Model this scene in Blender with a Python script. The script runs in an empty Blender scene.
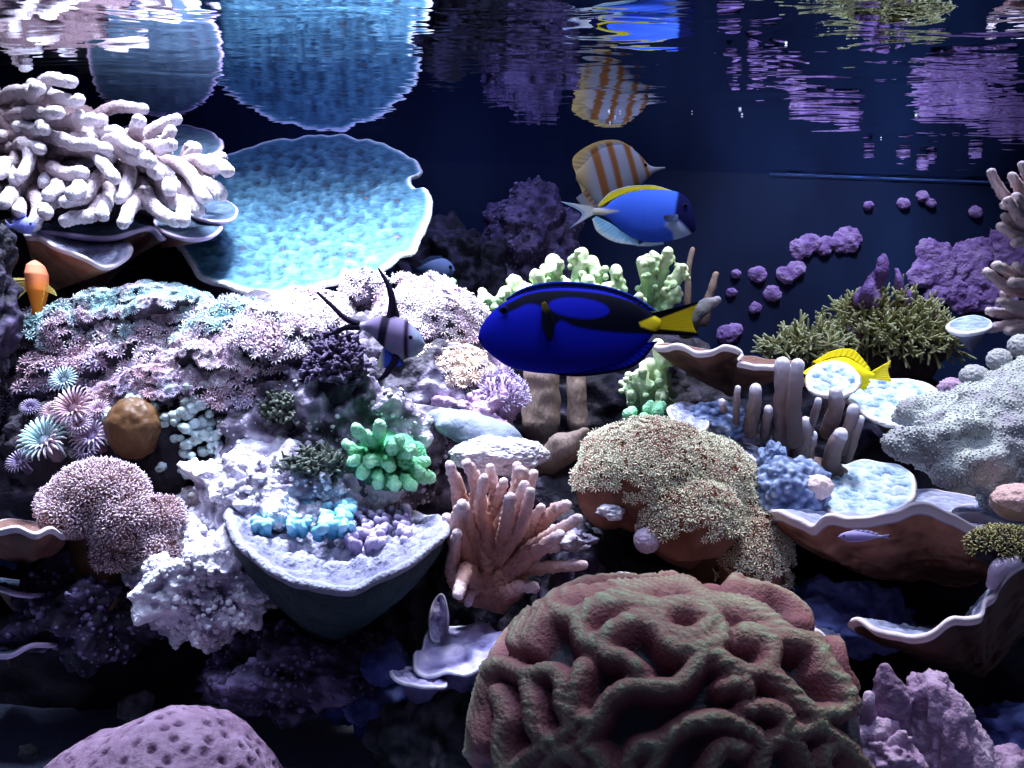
import bpy, math
import numpy as np
from mathutils import Vector, Matrix

C = bpy.context.scene.collection
F = 1000.0                       # focal length in pixels of the 1024 px wide frame
SURF = 0.328                     # water level above the camera height
FLOOR = -0.30


def P(px, py, d):
    return np.array([(px - 512) / F * d, d, (384 - py) / F * d])


def R(seed):
    return np.random.default_rng(seed)


# ------------------------------------------------------------------ noise
_rg = R(11)
_perm = _rg.permutation(256).astype(np.int64)
_perm = np.concatenate([_perm, _perm, _perm])
_grad = _rg.normal(size=(256, 3))
_grad /= np.linalg.norm(_grad, axis=1)[:, None]


def perlin(p):
    p = np.asarray(p, float)
    i = np.floor(p).astype(np.int64)
    f = p - i
    u = f * f * f * (f * (f * 6 - 15) + 10)
    i &= 255
    out = 0
    for dx in (0, 1):
        wx = u[:, 0] if dx else 1 - u[:, 0]
        for dy in (0, 1):
            wy = u[:, 1] if dy else 1 - u[:, 1]
            for dz in (0, 1):
                wz = u[:, 2] if dz else 1 - u[:, 2]
                h = _perm[_perm[_perm[(i[:, 0] + dx) & 255] + ((i[:, 1] + dy) & 255)] + ((i[:, 2] + dz) & 255)]
                g = _grad[h]
                out = out + wx * wy * wz * (g[:, 0] * (f[:, 0] - dx) + g[:, 1] * (f[:, 1] - dy) + g[:, 2] * (f[:, 2] - dz))
    return out * 1.5


def fbm(p, o=4, lac=2.03, gain=0.5):
    s, a = 0, 1.0
    for k in range(o):
        s = s + a * perlin(p + 17.3 * k)
        p = p * lac
        a *= gain
    return s


def worley(p):
    p = np.asarray(p, float)
    i = np.floor(p).astype(np.int64)
    f = p - i
    best = np.full(len(p), 9.0)
    for dx in (-1, 0, 1):
        for dy in (-1, 0, 1):
            for dz in (-1, 0, 1):
                c = i + np.array([dx, dy, dz])
                h = _perm[_perm[_perm[c[:, 0] & 255] + (c[:, 1] & 255)] + (c[:, 2] & 255)]
                q = np.stack([_perm[h] / 255.0, _perm[h + 31] / 255.0, _perm[h + 77] / 255.0], 1)
                d = ((q + np.array([dx, dy, dz]) - f) ** 2).sum(1)
                best = np.minimum(best, d)
    return np.sqrt(best)


# ------------------------------------------------------------------ mesh building
class MB:
    def __init__(s):
        s.v, s.q, s.t, s.a, s.n = [], [], [], [], 0

    def add(s, v, quads=None, tris=None, tint=0.0):
        v = np.asarray(v, float).reshape(-1, 3)
        s.v.append(v)
        s.a.append(np.broadcast_to(np.asarray(tint, float), (len(v),)).copy())
        if quads is not None and len(quads):
            s.q.append(np.asarray(quads, np.int64) + s.n)
        if tris is not None and len(tris):
            s.t.append(np.asarray(tris, np.int64) + s.n)
        s.n += len(v)
        return s

    def arrays(s):
        v = np.concatenate(s.v)
        a = np.concatenate(s.a)
        q = np.concatenate(s.q) if s.q else np.zeros((0, 4), np.int64)
        t = np.concatenate(s.t) if s.t else np.zeros((0, 3), np.int64)
        return v, q, t, a


def normals(v, q, t):
    n = np.zeros_like(v)
    if len(q):
        fn = np.cross(v[q[:, 2]] - v[q[:, 0]], v[q[:, 3]] - v[q[:, 1]])
        for k in range(4):
            np.add.at(n, q[:, k], fn)
    if len(t):
        fn = np.cross(v[t[:, 1]] - v[t[:, 0]], v[t[:, 2]] - v[t[:, 0]])
        for k in range(3):
            np.add.at(n, t[:, k], fn)
    return n / (np.linalg.norm(n, axis=1)[:, None] + 1e-12)


def make_mesh(name, v, q, t, tint=None, col=None, smooth=True):
    me = bpy.data.meshes.new(name)
    me.vertices.add(len(v))
    me.vertices.foreach_set('co', v.astype(np.float32).ravel())
    idx = np.concatenate([q.ravel(), t.ravel()]).astype(np.int32)
    me.loops.add(len(idx))
    me.loops.foreach_set('vertex_index', idx)
    n = len(q) + len(t)
    me.polygons.add(n)
    st = np.concatenate([np.arange(len(q)) * 4, len(q) * 4 + np.arange(len(t)) * 3]).astype(np.int32)
    me.polygons.foreach_set('loop_start', st)
    me.polygons.foreach_set('use_smooth', np.full(n, smooth))
    if tint is not None:
        at = me.attributes.new('tint', 'FLOAT', 'POINT')
        at.data.foreach_set('value', tint.astype(np.float32))
    if col is not None:
        at = me.attributes.new('pigment', 'FLOAT_COLOR', 'POINT')
        at.data.foreach_set('color', np.concatenate([col, np.ones((len(col), 1))], 1).astype(np.float32).ravel())
    me.update(calc_edges=True)
    me.validate()
    return me


def obj(name, mb, mat, parent=None, loc=None, col=None, stuff=False, smooth=True):
    v, q, t, a = mb if isinstance(mb, tuple) else mb.arrays()
    if parent is not None:
        off = np.array(parent.location) if loc is None else np.array(loc)
        gp = parent.parent
        off_all = np.array(parent.get('_o', tuple(parent.location)))
        v = v - off_all
    else:
        off_all = np.array(loc) if loc is not None else np.array([v[:, 0].mean(), v[:, 1].mean(), v[:, 2].min()])
        v = v - off_all
    me = make_mesh(name, v, q, t, a, col, smooth)
    me.materials.append(mat)
    o = bpy.data.objects.new(name, me)
    C.objects.link(o)
    if parent is not None:
        o.parent = parent
        o['_o'] = [float(x) for x in off_all]
    else:
        o.location = off_all
        o['_o'] = [float(x) for x in off_all]
    if stuff:
        o['kind'] = 'stuff'
    return o


def thing(name, loc, label, cat, group=None):
    o = bpy.data.objects.new(name, None)
    o.empty_display_size = 0.02
    C.objects.link(o)
    o.location = [float(x) for x in loc]
    o['_o'] = [float(x) for x in loc]
    tag(o, label, cat, group)
    return o


def tag(o, label, cat, group=None):
    o['label'] = label
    o['category'] = cat
    if group:
        o['group'] = group
    return o


def struct(o):
    o['kind'] = 'structure'
    return o


_ico = {}


def ico(sub):
    if sub not in _ico:
        import bmesh
        bm = bmesh.new()
        bmesh.ops.create_icosphere(bm, subdivisions=sub, radius=1.0)
        v = np.array([x.co[:] for x in bm.verts])
        bm.verts.index_update()
        t = np.array([[x.index for x in f.verts] for f in bm.faces])
        bm.free()
        v /= np.linalg.norm(v, axis=1)[:, None]
        _ico[sub] = (v, t)
    return _ico[sub]


def blob(mb, c, r, sub=3, disp=None, tint=0.0, rot=None):
    d, t = ico(sub)
    s = np.ones(len(d)) if disp is None else 1 + disp(d)
    v = d * np.asarray(r) * s[:, None]
    if rot is not None:
        v = v @ np.asarray(rot).T
    mb.add(v + np.asarray(c), tris=t, tint=tint(d) if callable(tint) else tint)
    return mb


def catmull(p, n, closed=False):
    p = np.asarray(p, float)
    if closed:
        q = np.vstack([p[-1], p, p[0], p[1]])
        m = len(p)
    else:
        q = np.vstack([2 * p[0] - p[1], p, 2 * p[-1] - p[-2]])
        m = len(p) - 1
    u = np.linspace(0, m, n, endpoint=not closed)
    i = np.minimum(u.astype(int), m - 1)
    t = (u - i)[:, None]
    a, b, c, d = q[i], q[i + 1], q[i + 2], q[i + 3]
    return 0.5 * (2 * b + (c - a) * t + (2 * a - 5 * b + 4 * c - d) * t ** 2 + (3 * b - a - 3 * c + d) * t ** 3)


def tube(mb, path, rad, k=10, n=None, rough=0.0, rf=200.0, t0=0.0, t1=1.0, wob=0.0, seed=0):
    path = np.asarray(path, float)
    rad = np.asarray(rad, float)
    if n is None:
        n = max(6, len(path) * 4)
    if len(path) > 1:
        cr = catmull(np.hstack([path, rad[:, None]]), n)
        path, rad = cr[:, :3], np.maximum(cr[:, 3], 1e-5)
    if wob:
        path = path + wob * np.stack([perlin(path * 35 + seed + 9 * j) for j in range(3)], 1)
    tan = np.gradient(path, axis=0)
    tan /= np.linalg.norm(tan, axis=1)[:, None] + 1e-12
    # round caps
    def cap(p, tdir, r):
        out = []
        for a in (78, 52, 26):
            a = math.radians(a)
            out.append((p + tdir * r * math.sin(a), r * math.cos(a)))
        return out
    pre = cap(path[0], -tan[0], rad[0])
    post = cap(path[-1], tan[-1], rad[-1])[::-1]
    pts = np.array([x[0] for x in pre] + list(path) + [x[0] for x in post])
    rr = np.array([x[1] for x in pre] + list(rad) + [x[1] for x in post])
    tt = np.vstack([np.repeat(tan[:1], 3, 0), tan, np.repeat(tan[-1:], 3, 0)])
    up = np.array([0.13, -0.4, 0.9])
    if abs(tt.mean(0) @ up) > 0.9 * np.linalg.norm(tt.mean(0)):
        up = np.array([1.0, 0.2, 0.1])
    s = np.cross(tt, up)
    s /= np.linalg.norm(s, axis=1)[:, None] + 1e-12
    b = np.cross(s, tt)
    ang = np.linspace(0, 2 * math.pi, k, endpoint=False)
    v = pts[:, None, :] + rr[:, None, None] * (np.cos(ang)[None, :, None] * s[:, None, :] + np.sin(ang)[None, :, None] * b[:, None, :])
    m = len(pts)
    if rough:
        d = v - pts[:, None, :]
        nz = perlin(v.reshape(-1, 3) * rf + seed).reshape(m, k)
        v = pts[:, None, :] + d * (1 + rough * nz)[..., None]
    v = v.reshape(-1, 3)
    i = np.arange(m - 1)[:, None] * k
    j = np.arange(k)[None, :]
    j2 = (j + 1) % k
    q = np.stack([i + j, i + k + j, i + k + j2, i + j2], -1).reshape(-1, 4)[:, ::-1]
    tint = np.repeat(np.concatenate([np.full(3, t0), np.linspace(t0, t1, len(path)), np.full(3, t1)]), k)
    v = np.vstack([v, path[0] - tan[0] * rad[0], path[-1] + tan[-1] * rad[-1]])
    a, z = len(v) - 2, len(v) - 1
    jj = np.arange(k)
    tr = np.vstack([np.stack([np.full(k, a), jj, (jj + 1) % k], 1), np.stack([np.full(k, z), (m - 1) * k + (jj + 1) % k, (m - 1) * k + jj], 1)])
    mb.add(v, quads=q, tris=tr[:, ::-1] * 1, tint=np.concatenate([tint, [t0, t1]]))
    return mb


def fuse(mb, voxel):
    """weld overlapping lumps into one continuous skin"""
    v, q, t, a = mb.arrays()
    me = make_mesh('weld', v, q, t)
    o = bpy.data.objects.new('weld', me)
    C.objects.link(o)
    m = o.modifiers.new('r', 'REMESH')
    m.mode = 'VOXEL'
    m.voxel_size = voxel
    s = o.modifiers.new('s', 'SMOOTH')
    s.factor = 0.5
    s.iterations = 3
    dg = bpy.context.evaluated_depsgraph_get()
    e = o.evaluated_get(dg)
    em = e.to_mesh()
    nv = len(em.vertices)
    co = np.zeros(nv * 3, np.float32)
    em.vertices.foreach_get('co', co)
    qs, ts = [], []
    for p in em.polygons:
        w = tuple(p.vertices)
        if len(w) == 4:
            qs.append(w)
        elif len(w) == 3:
            ts.append(w)
    e.to_mesh_clear()
    bpy.data.objects.remove(o)
    bpy.data.meshes.remove(me)
    return (co.reshape(-1, 3).astype(float), np.array(qs, np.int64).reshape(-1, 4), np.array(ts, np.int64).reshape(-1, 3), np.zeros(nv))


def displace(mesh, fn):
    v, q, t, a = mesh
    n = normals(v, q, t)
    h = fn(v, n)
    return (v + n * h[:, None], q, t, a)


def scatter(mesh, n, spacing, seed, keep=None):
    """points with a minimum spacing on a surface: positions, normals"""
    v, q, t, a = mesh
    tr = np.vstack([q[:, [0, 1, 2]], q[:, [0, 2, 3]], t]) if len(q) else t
    nn = normals(v, q, t)
    e = np.cross(v[tr[:, 1]] - v[tr[:, 0]], v[tr[:, 2]] - v[tr[:, 0]])
    ar = np.linalg.norm(e, axis=1)
    g = R(seed)
    f = g.choice(len(tr), size=n * 6, p=ar / ar.sum())
    u = g.random((n * 6, 2))
    w = np.sqrt(u[:, 0])
    b = np.stack([1 - w, w * (1 - u[:, 1]), w * u[:, 1]], 1)
    p = (v[tr[f]] * b[..., None]).sum(1)
    no = (nn[tr[f]] * b[..., None]).sum(1)
    no /= np.linalg.norm(no, axis=1)[:, None] + 1e-12
    if keep is not None:
        m = keep(p, no)
        p, no = p[m], no[m]
    grid, out = {}, []
    cell = np.floor(p / spacing).astype(int)
    for i in range(len(p)):
        c = tuple(cell[i])
        ok = True
        for dx in (-1, 0, 1):
            for dy in (-1, 0, 1):
                for dz in (-1, 0, 1):
                    for j in grid.get((c[0] + dx, c[1] + dy, c[2] + dz), ()):
                        if ((p[i] - p[j]) ** 2).sum() < spacing * spacing:
                            ok = False
                            break
                    if not ok:
                        break
                if not ok:
                    break
            if not ok:
                break
        if ok:
            grid.setdefault(c, []).append(i)
            out.append(i)
            if len(out) >= n:
                break
    return p[out], no[out]


def stamp(mb, tmpl, pos, nor, size, seed, lean=0.25, tshift=0.0):
    """copies of a small template standing on the given points"""
    V, Q, T, A = tmpl
    g = R(seed)
    n = len(pos)
    if n == 0:
        return mb
    nor = nor + lean * g.normal(size=(n, 3))
    nor /= np.linalg.norm(nor, axis=1)[:, None]
    ref = np.where(np.abs(nor[:, 2:3]) < 0.9, np.array([[0, 0, 1.0]]), np.array([[1.0, 0, 0]]))
    x = np.cross(ref, nor)
    x /= np.linalg.norm(x, axis=1)[:, None]
    y = np.cross(nor, x)
    th = g.random(n) * 6.283
    c, s = np.cos(th)[:, None], np.sin(th)[:, None]
    x, y = x * c + y * s, y * c - x * s
    size = np.broadcast_to(np.asarray(size, float), (n,)) * (0.75 + 0.5 * g.random(n))
    W = pos[:, None, :] + size[:, None, None] * (V[None, :, 0:1] * x[:, None] + V[None, :, 1:2] * y[:, None] + V[None, :, 2:3] * nor[:, None])
    m = len(V)
    off = (np.arange(n) * m)[:, None, None]
    qs = (Q[None] + off).reshape(-1, 4) if len(Q) else None
    ts = (T[None] + off).reshape(-1, 3) if len(T) else None
    jit = np.broadcast_to(np.asarray(tshift, float), (n,)) + 0.16 * (g.random(n) - 0.5)
    tint = (A[None] + jit[:, None]).ravel()
    mb.add(W.reshape(-1, 3), quads=qs, tris=ts, tint=tint)
    return mb


def polyp_template(nt=8, out=1.0, up=0.35, tw=0.13, droop=0.1, stalk=0.9, sr=0.22, pinn=False):
    """a flower-like polyp: stalk, mouth disc and a ring of tapering tentacles"""
    mb = MB()
    k = 6
    zs = [-stalk, -stalk * 0.4, 0.0, 0.06]
    rs = [sr * 0.9, sr * 0.8, sr * 1.25, 0.01]
    ang = np.linspace(0, 2 * math.pi, k, endpoint=False)
    v = np.array([[r * math.cos(x), r * math.sin(x), z] for z, r in zip(zs, rs) for x in ang])
    q = [[i * k + j, i * k + (j + 1) % k, (i + 1) * k + (j + 1) % k, (i + 1) * k + j] for i in range(3) for j in range(k)]
    mb.add(v, quads=q, tint=np.repeat([0.0, 0.05, 0.2, 0.12], k))
    for i in range(nt):
        a = 2 * math.pi * i / nt
        ca, sa = math.cos(a), math.sin(a)
        prof = [(sr * 0.9, 0.0, tw * 0.8), (sr + (out - sr) * 0.4, up * 0.75, tw), (sr + (out - sr) * 0.78, up, tw * 0.8), (out, up - droop, tw * 0.25)]
        vv, tt = [], []
        for s, (r, z, w) in enumerate(prof):
            for (dx, dz) in ((-w, -w * 0.3), (w, -w * 0.3), (0, w * 0.7)):
                vv.append([r * ca - dx * sa, r * sa + dx * ca, z + dz])
                tt.append([0.25, 0.5, 0.75, 1.0][s])
        qq = [[s * 3 + j, s * 3 + (j + 1) % 3, s * 3 + 3 + (j + 1) % 3, s * 3 + 3 + j] for s in range(3) for j in range(3)]
        mb.add(np.array(vv), quads=qq, tris=[[9, 10, 11]], tint=np.array(tt))
    return mb.arrays()


FLOWER = polyp_template()
FLOWER12 = polyp_template(nt=14, out=1.0, up=0.25, tw=0.10, droop=0.12, sr=0.3)
POM = polyp_template(nt=6, out=0.85, up=0.75, tw=0.14, droop=-0.05, stalk=1.6, sr=0.16)
TUFT = polyp_template(nt=5, out=0.6, up=1.0, tw=0.12, droop=-0.15, stalk=0.8, sr=0.2)


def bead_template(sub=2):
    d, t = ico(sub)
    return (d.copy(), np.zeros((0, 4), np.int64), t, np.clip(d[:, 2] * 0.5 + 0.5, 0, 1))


BEAD = bead_template()
BEAD1 = bead_template(1)


def cup(rim, base, inner, m=180, ni=40, no=24, thick=0.004, ax=0.8, az=1.2, dish=0.0, ruffle=0.0, rfq=40.0,
        bump=0.002, bf=160.0, stretch=(1, 1, 1), rimw=0.06, seed=0, obump=0.001, ragged=0.0):
    """a plate or cup: closed rim, ribbed upper face falling to `inner`, outer wall falling to `base`"""
    rim = catmull(rim, m, True)
    g = seed * 3.7
    cen = rim.mean(0)
    if ragged:
        rv = rim - cen
        rim = cen + rv * (1 + ragged * fbm(rim * 30 + g, 3))[:, None]
    if ruffle:
        rim = rim + np.array([0, 0, 1.0]) * (ruffle * perlin(rim * rfq + g))[:, None]
    base, inner = np.asarray(base, float), np.asarray(inner, float)
    mb = MB()
    ti = np.linspace(0, 1, ni) ** 1.2
    I = rim[None] * (1 - ti[:, None, None]) + inner[None, None] * ti[:, None, None]
    I[..., 2] += (-dish * np.sin(ti * math.pi))[:, None]
    fl = I.reshape(-1, 3)
    st = np.asarray(stretch, float)
    tex = fbm(fl * bf * st + g, 3)
    fade = np.repeat(np.clip(ti / 0.22, 0, 1), m)
    axis = inner - base
    nrm = np.cross(rim[m // 4] - cen, rim[0] - cen)
    nrm /= np.linalg.norm(nrm) + 1e-12
    if nrm[2] < 0:
        nrm = -nrm
    fl = fl + nrm * (bump * tex * fade)[:, None]
    tin = np.clip(0.55 + 0.25 * tex * np.clip(fade * 1.5, .15, 1), 0.34, 0.78)
    rm = np.repeat(np.clip(1 - ti / rimw, 0, 1), m)
    tin = tin * (1 - rm) + rm
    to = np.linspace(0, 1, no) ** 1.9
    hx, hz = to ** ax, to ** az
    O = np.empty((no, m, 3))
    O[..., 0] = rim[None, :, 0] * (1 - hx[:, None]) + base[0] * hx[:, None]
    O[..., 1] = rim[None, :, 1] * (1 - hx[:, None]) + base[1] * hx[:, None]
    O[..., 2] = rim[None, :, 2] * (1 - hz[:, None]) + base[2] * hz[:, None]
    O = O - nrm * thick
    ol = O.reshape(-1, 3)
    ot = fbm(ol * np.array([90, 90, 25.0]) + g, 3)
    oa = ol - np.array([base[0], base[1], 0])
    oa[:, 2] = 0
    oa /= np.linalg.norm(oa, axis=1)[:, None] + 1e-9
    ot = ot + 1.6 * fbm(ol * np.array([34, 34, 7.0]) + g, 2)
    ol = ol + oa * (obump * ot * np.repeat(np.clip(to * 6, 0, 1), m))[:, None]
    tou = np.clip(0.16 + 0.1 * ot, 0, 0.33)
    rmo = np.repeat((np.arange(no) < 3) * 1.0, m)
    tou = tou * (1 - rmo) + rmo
    # rounded lip
    lip = rim + (rim - cen) / np.linalg.norm(rim - cen, axis=1)[:, None] * thick * 0.6 - nrm * thick * 0.5
    allv = np.vstack([fl[::-1], lip[::-1], ol.reshape(no, m, 3)[:, ::-1].reshape(-1, 3)])
    tall = np.concatenate([tin[::-1], np.ones(m), tou.reshape(no, m)[:, ::-1].ravel()])
    w2 = np.cross(rim[m // 4] - cen, rim[0] - cen)[2] > 0
    rows = ni + 1 + no
    i = np.arange(rows - 1)[:, None] * m
    j = np.arange(m)[None, :]
    q = np.stack([i + j, i + (j + 1) % m, i + m + (j + 1) % m, i + m + j], -1).reshape(-1, 4)
    if w2:
        q = q[:, ::-1]
    mb.add(allv, quads=q, tint=tall)
    return mb


# ------------------------------------------------------------------ materials
def nodes(name):
    m = bpy.data.materials.new(name)
    m.use_nodes = True
    nt = m.node_tree
    b = nt.nodes['Principled BSDF']
    return m, nt, b


def tintmat(name, stops, ns=120.0, na=0.12, bs=400.0, bstr=0.25, rough=0.7, spec=0.25, detail=4.0, stretch=None, bdist=0.002, alt=None, alts=28.0):
    m, nt, b = nodes(name)
    N, L = nt.nodes, nt.links
    at = N.new('ShaderNodeAttribute')
    at.attribute_name = 'tint'
    tc = N.new('ShaderNodeTexCoord')
    src = tc.outputs['Object']
    if stretch:
        mp = N.new('ShaderNodeMapping')
        mp.inputs['Scale'].default_value = stretch
        L.new(src, mp.inputs[0])
        src = mp.outputs[0]
    nz = N.new('ShaderNodeTexNoise')
    nz.inputs['Scale'].default_value = ns
    nz.inputs['Detail'].default_value = detail
    L.new(src, nz.inputs['Vector'])
    ma = N.new('ShaderNodeMath')
    ma.operation = 'MULTIPLY_ADD'
    L.new(nz.outputs[0], ma.inputs[0])
    ma.inputs[1].default_value = na * 2
    ma.inputs[2].default_value = -na
    ad = N.new('ShaderNodeMath')
    ad.operation = 'ADD'
    L.new(at.outputs['Fac'], ad.inputs[0])
    L.new(ma.outputs[0], ad.inputs[1])
    cr = N.new('ShaderNodeValToRGB')
    e = cr.color_ramp.elements
    while len(e) < len(stops):
        e.new(0.5)
    for el, (p, c) in zip(e, stops):
        el.position = p
        el.color = (*c, 1)
    L.new(ad.outputs[0], cr.inputs[0])
    if alt:
        c2 = N.new('ShaderNodeValToRGB')
        e = c2.color_ramp.elements
        while len(e) < len(alt):
            e.new(0.5)
        for el, (p, c) in zip(e, alt):
            el.position = p
            el.color = (*c, 1)
        L.new(ad.outputs[0], c2.inputs[0])
        n3 = N.new('ShaderNodeTexNoise')
        n3.inputs['Scale'].default_value = alts
        n3.inputs['Detail'].default_value = 2
        L.new(tc.outputs['Object'], n3.inputs['Vector'])
        mr = N.new('ShaderNodeMapRange')
        mr.inputs[1].default_value = .42
        mr.inputs[2].default_value = .6
        L.new(n3.outputs[0], mr.inputs[0])
        mx = N.new('ShaderNodeMix')
        mx.data_type = 'RGBA'
        L.new(mr.outputs[0], mx.inputs['Factor'])
        L.new(cr.outputs[0], mx.inputs['A'])
        L.new(c2.outputs[0], mx.inputs['B'])
        L.new(mx.outputs['Result'], b.inputs['Base Color'])
    else:
        L.new(cr.outputs[0], b.inputs['Base Color'])
    b.inputs['Roughness'].default_value = rough
    b.inputs['Specular IOR Level'].default_value = spec
    if bstr:
        n2 = N.new('ShaderNodeTexNoise')
        n2.inputs['Scale'].default_value = bs
        n2.inputs['Detail'].default_value = 3
        L.new(src, n2.inputs['Vector'])
        bp = N.new('ShaderNodeBump')
        bp.inputs['Strength'].default_value = bstr
        bp.inputs['Distance'].default_value = bdist
        L.new(n2.outputs[0], bp.inputs['Height'])
        L.new(bp.outputs[0], b.inputs['Normal'])
    return m


def pigmat(name, rough=0.45, spec=0.4, ns=300, bstr=0.08):
    m, nt, b = nodes(name)
    N, L = nt.nodes, nt.links
    at = N.new('ShaderNodeAttribute')
    at.attribute_name = 'pigment'
    L.new(at.outputs['Color'], b.inputs['Base Color'])
    b.inputs['Roughness'].default_value = rough
    b.inputs['Specular IOR Level'].default_value = spec
    tc = N.new('ShaderNodeTexCoord')
    nz = N.new('ShaderNodeTexNoise')
    nz.inputs['Scale'].default_value = ns
    L.new(tc.outputs['Object'], nz.inputs['Vector'])
    bp = N.new('ShaderNodeBump')
    bp.inputs['Strength'].default_value = bstr
    bp.inputs['Distance'].default_value = 0.001
    L.new(nz.outputs[0], bp.inputs['Height'])
    L.new(bp.outputs[0], b.inputs['Normal'])
    return m


def plain(name, col, rough=0.5, spec=0.4):
    m, nt, b = nodes(name)
    N, L = nt.nodes, nt.links
    tc = N.new('ShaderNodeTexCoord')
    nz = N.new('ShaderNodeTexNoise')
    nz.inputs['Scale'].default_value = 150
    L.new(tc.outputs['Object'], nz.inputs['Vector'])
    mx = N.new('ShaderNodeMix')
    mx.data_type = 'RGBA'
    mx.inputs['A'].default_value = (*[c * 0.8 for c in col], 1)
    mx.inputs['B'].default_value = (*[min(1, c * 1.15) for c in col], 1)
    L.new(nz.outputs[0], mx.inputs['Factor'])
    L.new(mx.outputs['Result'], b.inputs['Base Color'])
    b.inputs['Roughness'].default_value = rough
    b.inputs['Specular IOR Level'].default_value = spec
    return m


M = {}
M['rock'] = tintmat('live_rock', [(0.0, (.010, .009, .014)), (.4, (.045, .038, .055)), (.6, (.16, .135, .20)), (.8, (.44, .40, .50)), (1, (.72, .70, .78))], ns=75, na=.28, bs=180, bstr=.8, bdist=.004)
M['darkrock'] = tintmat('dark_rock', [(0.0, (.006, .006, .010)), (.5, (.02, .018, .03)), (.8, (.07, .055, .11)), (1, (.2, .16, .3))], ns=55, na=.22, bs=160, bstr=.7, bdist=.004)  # dark rock tone that also carries the shade of cavities and overhangs
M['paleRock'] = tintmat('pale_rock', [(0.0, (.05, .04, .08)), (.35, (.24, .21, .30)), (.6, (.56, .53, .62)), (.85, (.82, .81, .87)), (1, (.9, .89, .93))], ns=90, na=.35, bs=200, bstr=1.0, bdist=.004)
M['mottle'] = tintmat('mottled_rock', [(0.0, (.01, .01, .01)), (.45, (.04, .045, .05)), (.7, (.11, .11, .12)), (1, (.25, .22, .28))], ns=110, na=.35, bs=200, bstr=.7)
M['bluerock'] = tintmat('blue_rock', [(0.0, (.01, .012, .05)), (.5, (.04, .05, .2)), (1, (.2, .26, .6))], ns=90, na=.3, bs=220, bstr=.6)
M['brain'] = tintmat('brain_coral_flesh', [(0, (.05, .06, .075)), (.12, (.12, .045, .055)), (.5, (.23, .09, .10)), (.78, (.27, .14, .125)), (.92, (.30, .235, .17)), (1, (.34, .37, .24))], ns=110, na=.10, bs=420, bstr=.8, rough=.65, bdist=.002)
M['potbase'] = tintmat('flowerpot_flesh', [(0, (.16, .06, .04)), (1, (.35, .16, .11))], ns=60, na=.4)
M['potpolyp'] = tintmat('flowerpot_polyps', [(0, (.34, .16, .12)), (.22, (.5, .29, .24)), (.5, (.66, .6, .46)), (.8, (.78, .84, .6)), (1, (.86, .92, .74))], ns=25, na=.1, bstr=0)
M['table'] = tintmat('table_coral_skin', [(0, (.05, .035, .05)), (.3, (.13, .085, .09)), (.36, (.010, .038, .07)), (.55, (.04, .13, .205)), (.75, (.10, .25, .34)), (.92, (.6, .68, .74)), (1, (.85, .87, .92))], ns=260, na=.17, bs=220, bstr=1.0, stretch=(.38, 1, 1))
M['brownplate'] = tintmat('brown_plate_skin', [(0, (.09, .04, .03)), (.3, (.17, .075, .06)), (.36, (.03, .05, .09)), (.7, (.07, .12, .18)), (.9, (.35, .25, .4)), (1, (.62, .5, .72))], ns=90, na=.05, bs=260, bstr=.4)
M['orangecup'] = tintmat('orange_cup_skin', [(0, (.16, .06, .035)), (.2, (.44, .19, .12)), (.33, (.60, .30, .20)), (.4, (.2, .2, .32)), (.7, (.45, .5, .7)), (.9, (.8, .64, .68)), (1, (.92, .80, .84))], ns=70, na=.07, bs=260, bstr=.35)
M['palecup'] = tintmat('pale_cup_skin', [(0, (.012, .03, .034)), (.3, (.03, .06, .065)), (.36, (.10, .10, .17)), (.55, (.24, .24, .34)), (.75, (.42, .42, .52)), (1, (.38, .38, .48))], ns=150, na=.15, bs=300, bstr=1.0, bdist=.003)
M['bluePlate'] = tintmat('blue_plate_skin', [(0, (.10, .07, .08)), (.3, (.22, .16, .17)), (.36, (.05, .14, .28)), (.52, (.36, .48, .58)), (.75, (.68, .76, .81)), (1, (.86, .82, .84))], ns=230, na=.17, bs=260, bstr=1.0, stretch=(.45, 1, 1))
M['finger'] = tintmat('finger_coral_flesh', [(0, (.16, .10, .12)), (.35, (.36, .27, .30)), (.7, (.56, .48, .53)), (1, (.74, .70, .78))], ns=230, na=.28, bs=600, bstr=1.0, bdist=.0025)
M['pinkbranch'] = tintmat('pink_branch_flesh', [(0, (.24, .10, .065)), (.4, (.48, .25, .20)), (.8, (.62, .40, .37)), (1, (.76, .6, .62))], ns=320, na=.22, bs=620, bstr=.8, bdist=.0015)
M['peach'] = tintmat('peach_branch_flesh', [(0, (.5, .28, .27)), (.5, (.78, .55, .52)), (1, (.92, .76, .74))], ns=240, na=.15, bs=600, bstr=.7)
M['knob'] = tintmat('green_knob_flesh', [(0, (.04, .07, .045)), (.4, (.15, .28, .14)), (.75, (.36, .54, .28)), (1, (.72, .80, .52))], ns=170, na=.18, bs=500, bstr=.6)
M['mint'] = tintmat('mint_leather_flesh', [(0, (.04, .20, .09)), (.5, (.12, .52, .24)), (1, (.36, .78, .44))], ns=200, na=.25, bs=420, bstr=1.0, bdist=.003)
M['olive'] = tintmat('olive_twigs', [(0, (.06, .04, .05)), (.4, (.2, .17, .08)), (.75, (.44, .42, .17)), (1, (.7, .72, .38))], ns=60, na=.15, bstr=0)
M['leather'] = tintmat('grey_leather_flesh', [(0, (.20, .15, .24)), (.35, (.34, .33, .38)), (.65, (.46, .50, .49)), (1, (.62, .68, .64))], ns=60, na=.35, bs=520, bstr=.8, bdist=.0016)
M['tubes'] = tintmat('grey_tube_flesh', [(0, (.11, .075, .07)), (.6, (.24, .17, .17)), (.88, (.36, .28, .31)), (1, (.8, .76, .86))], ns=160, na=.07, bs=420, bstr=.6, stretch=(1, 1, .35))
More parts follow.
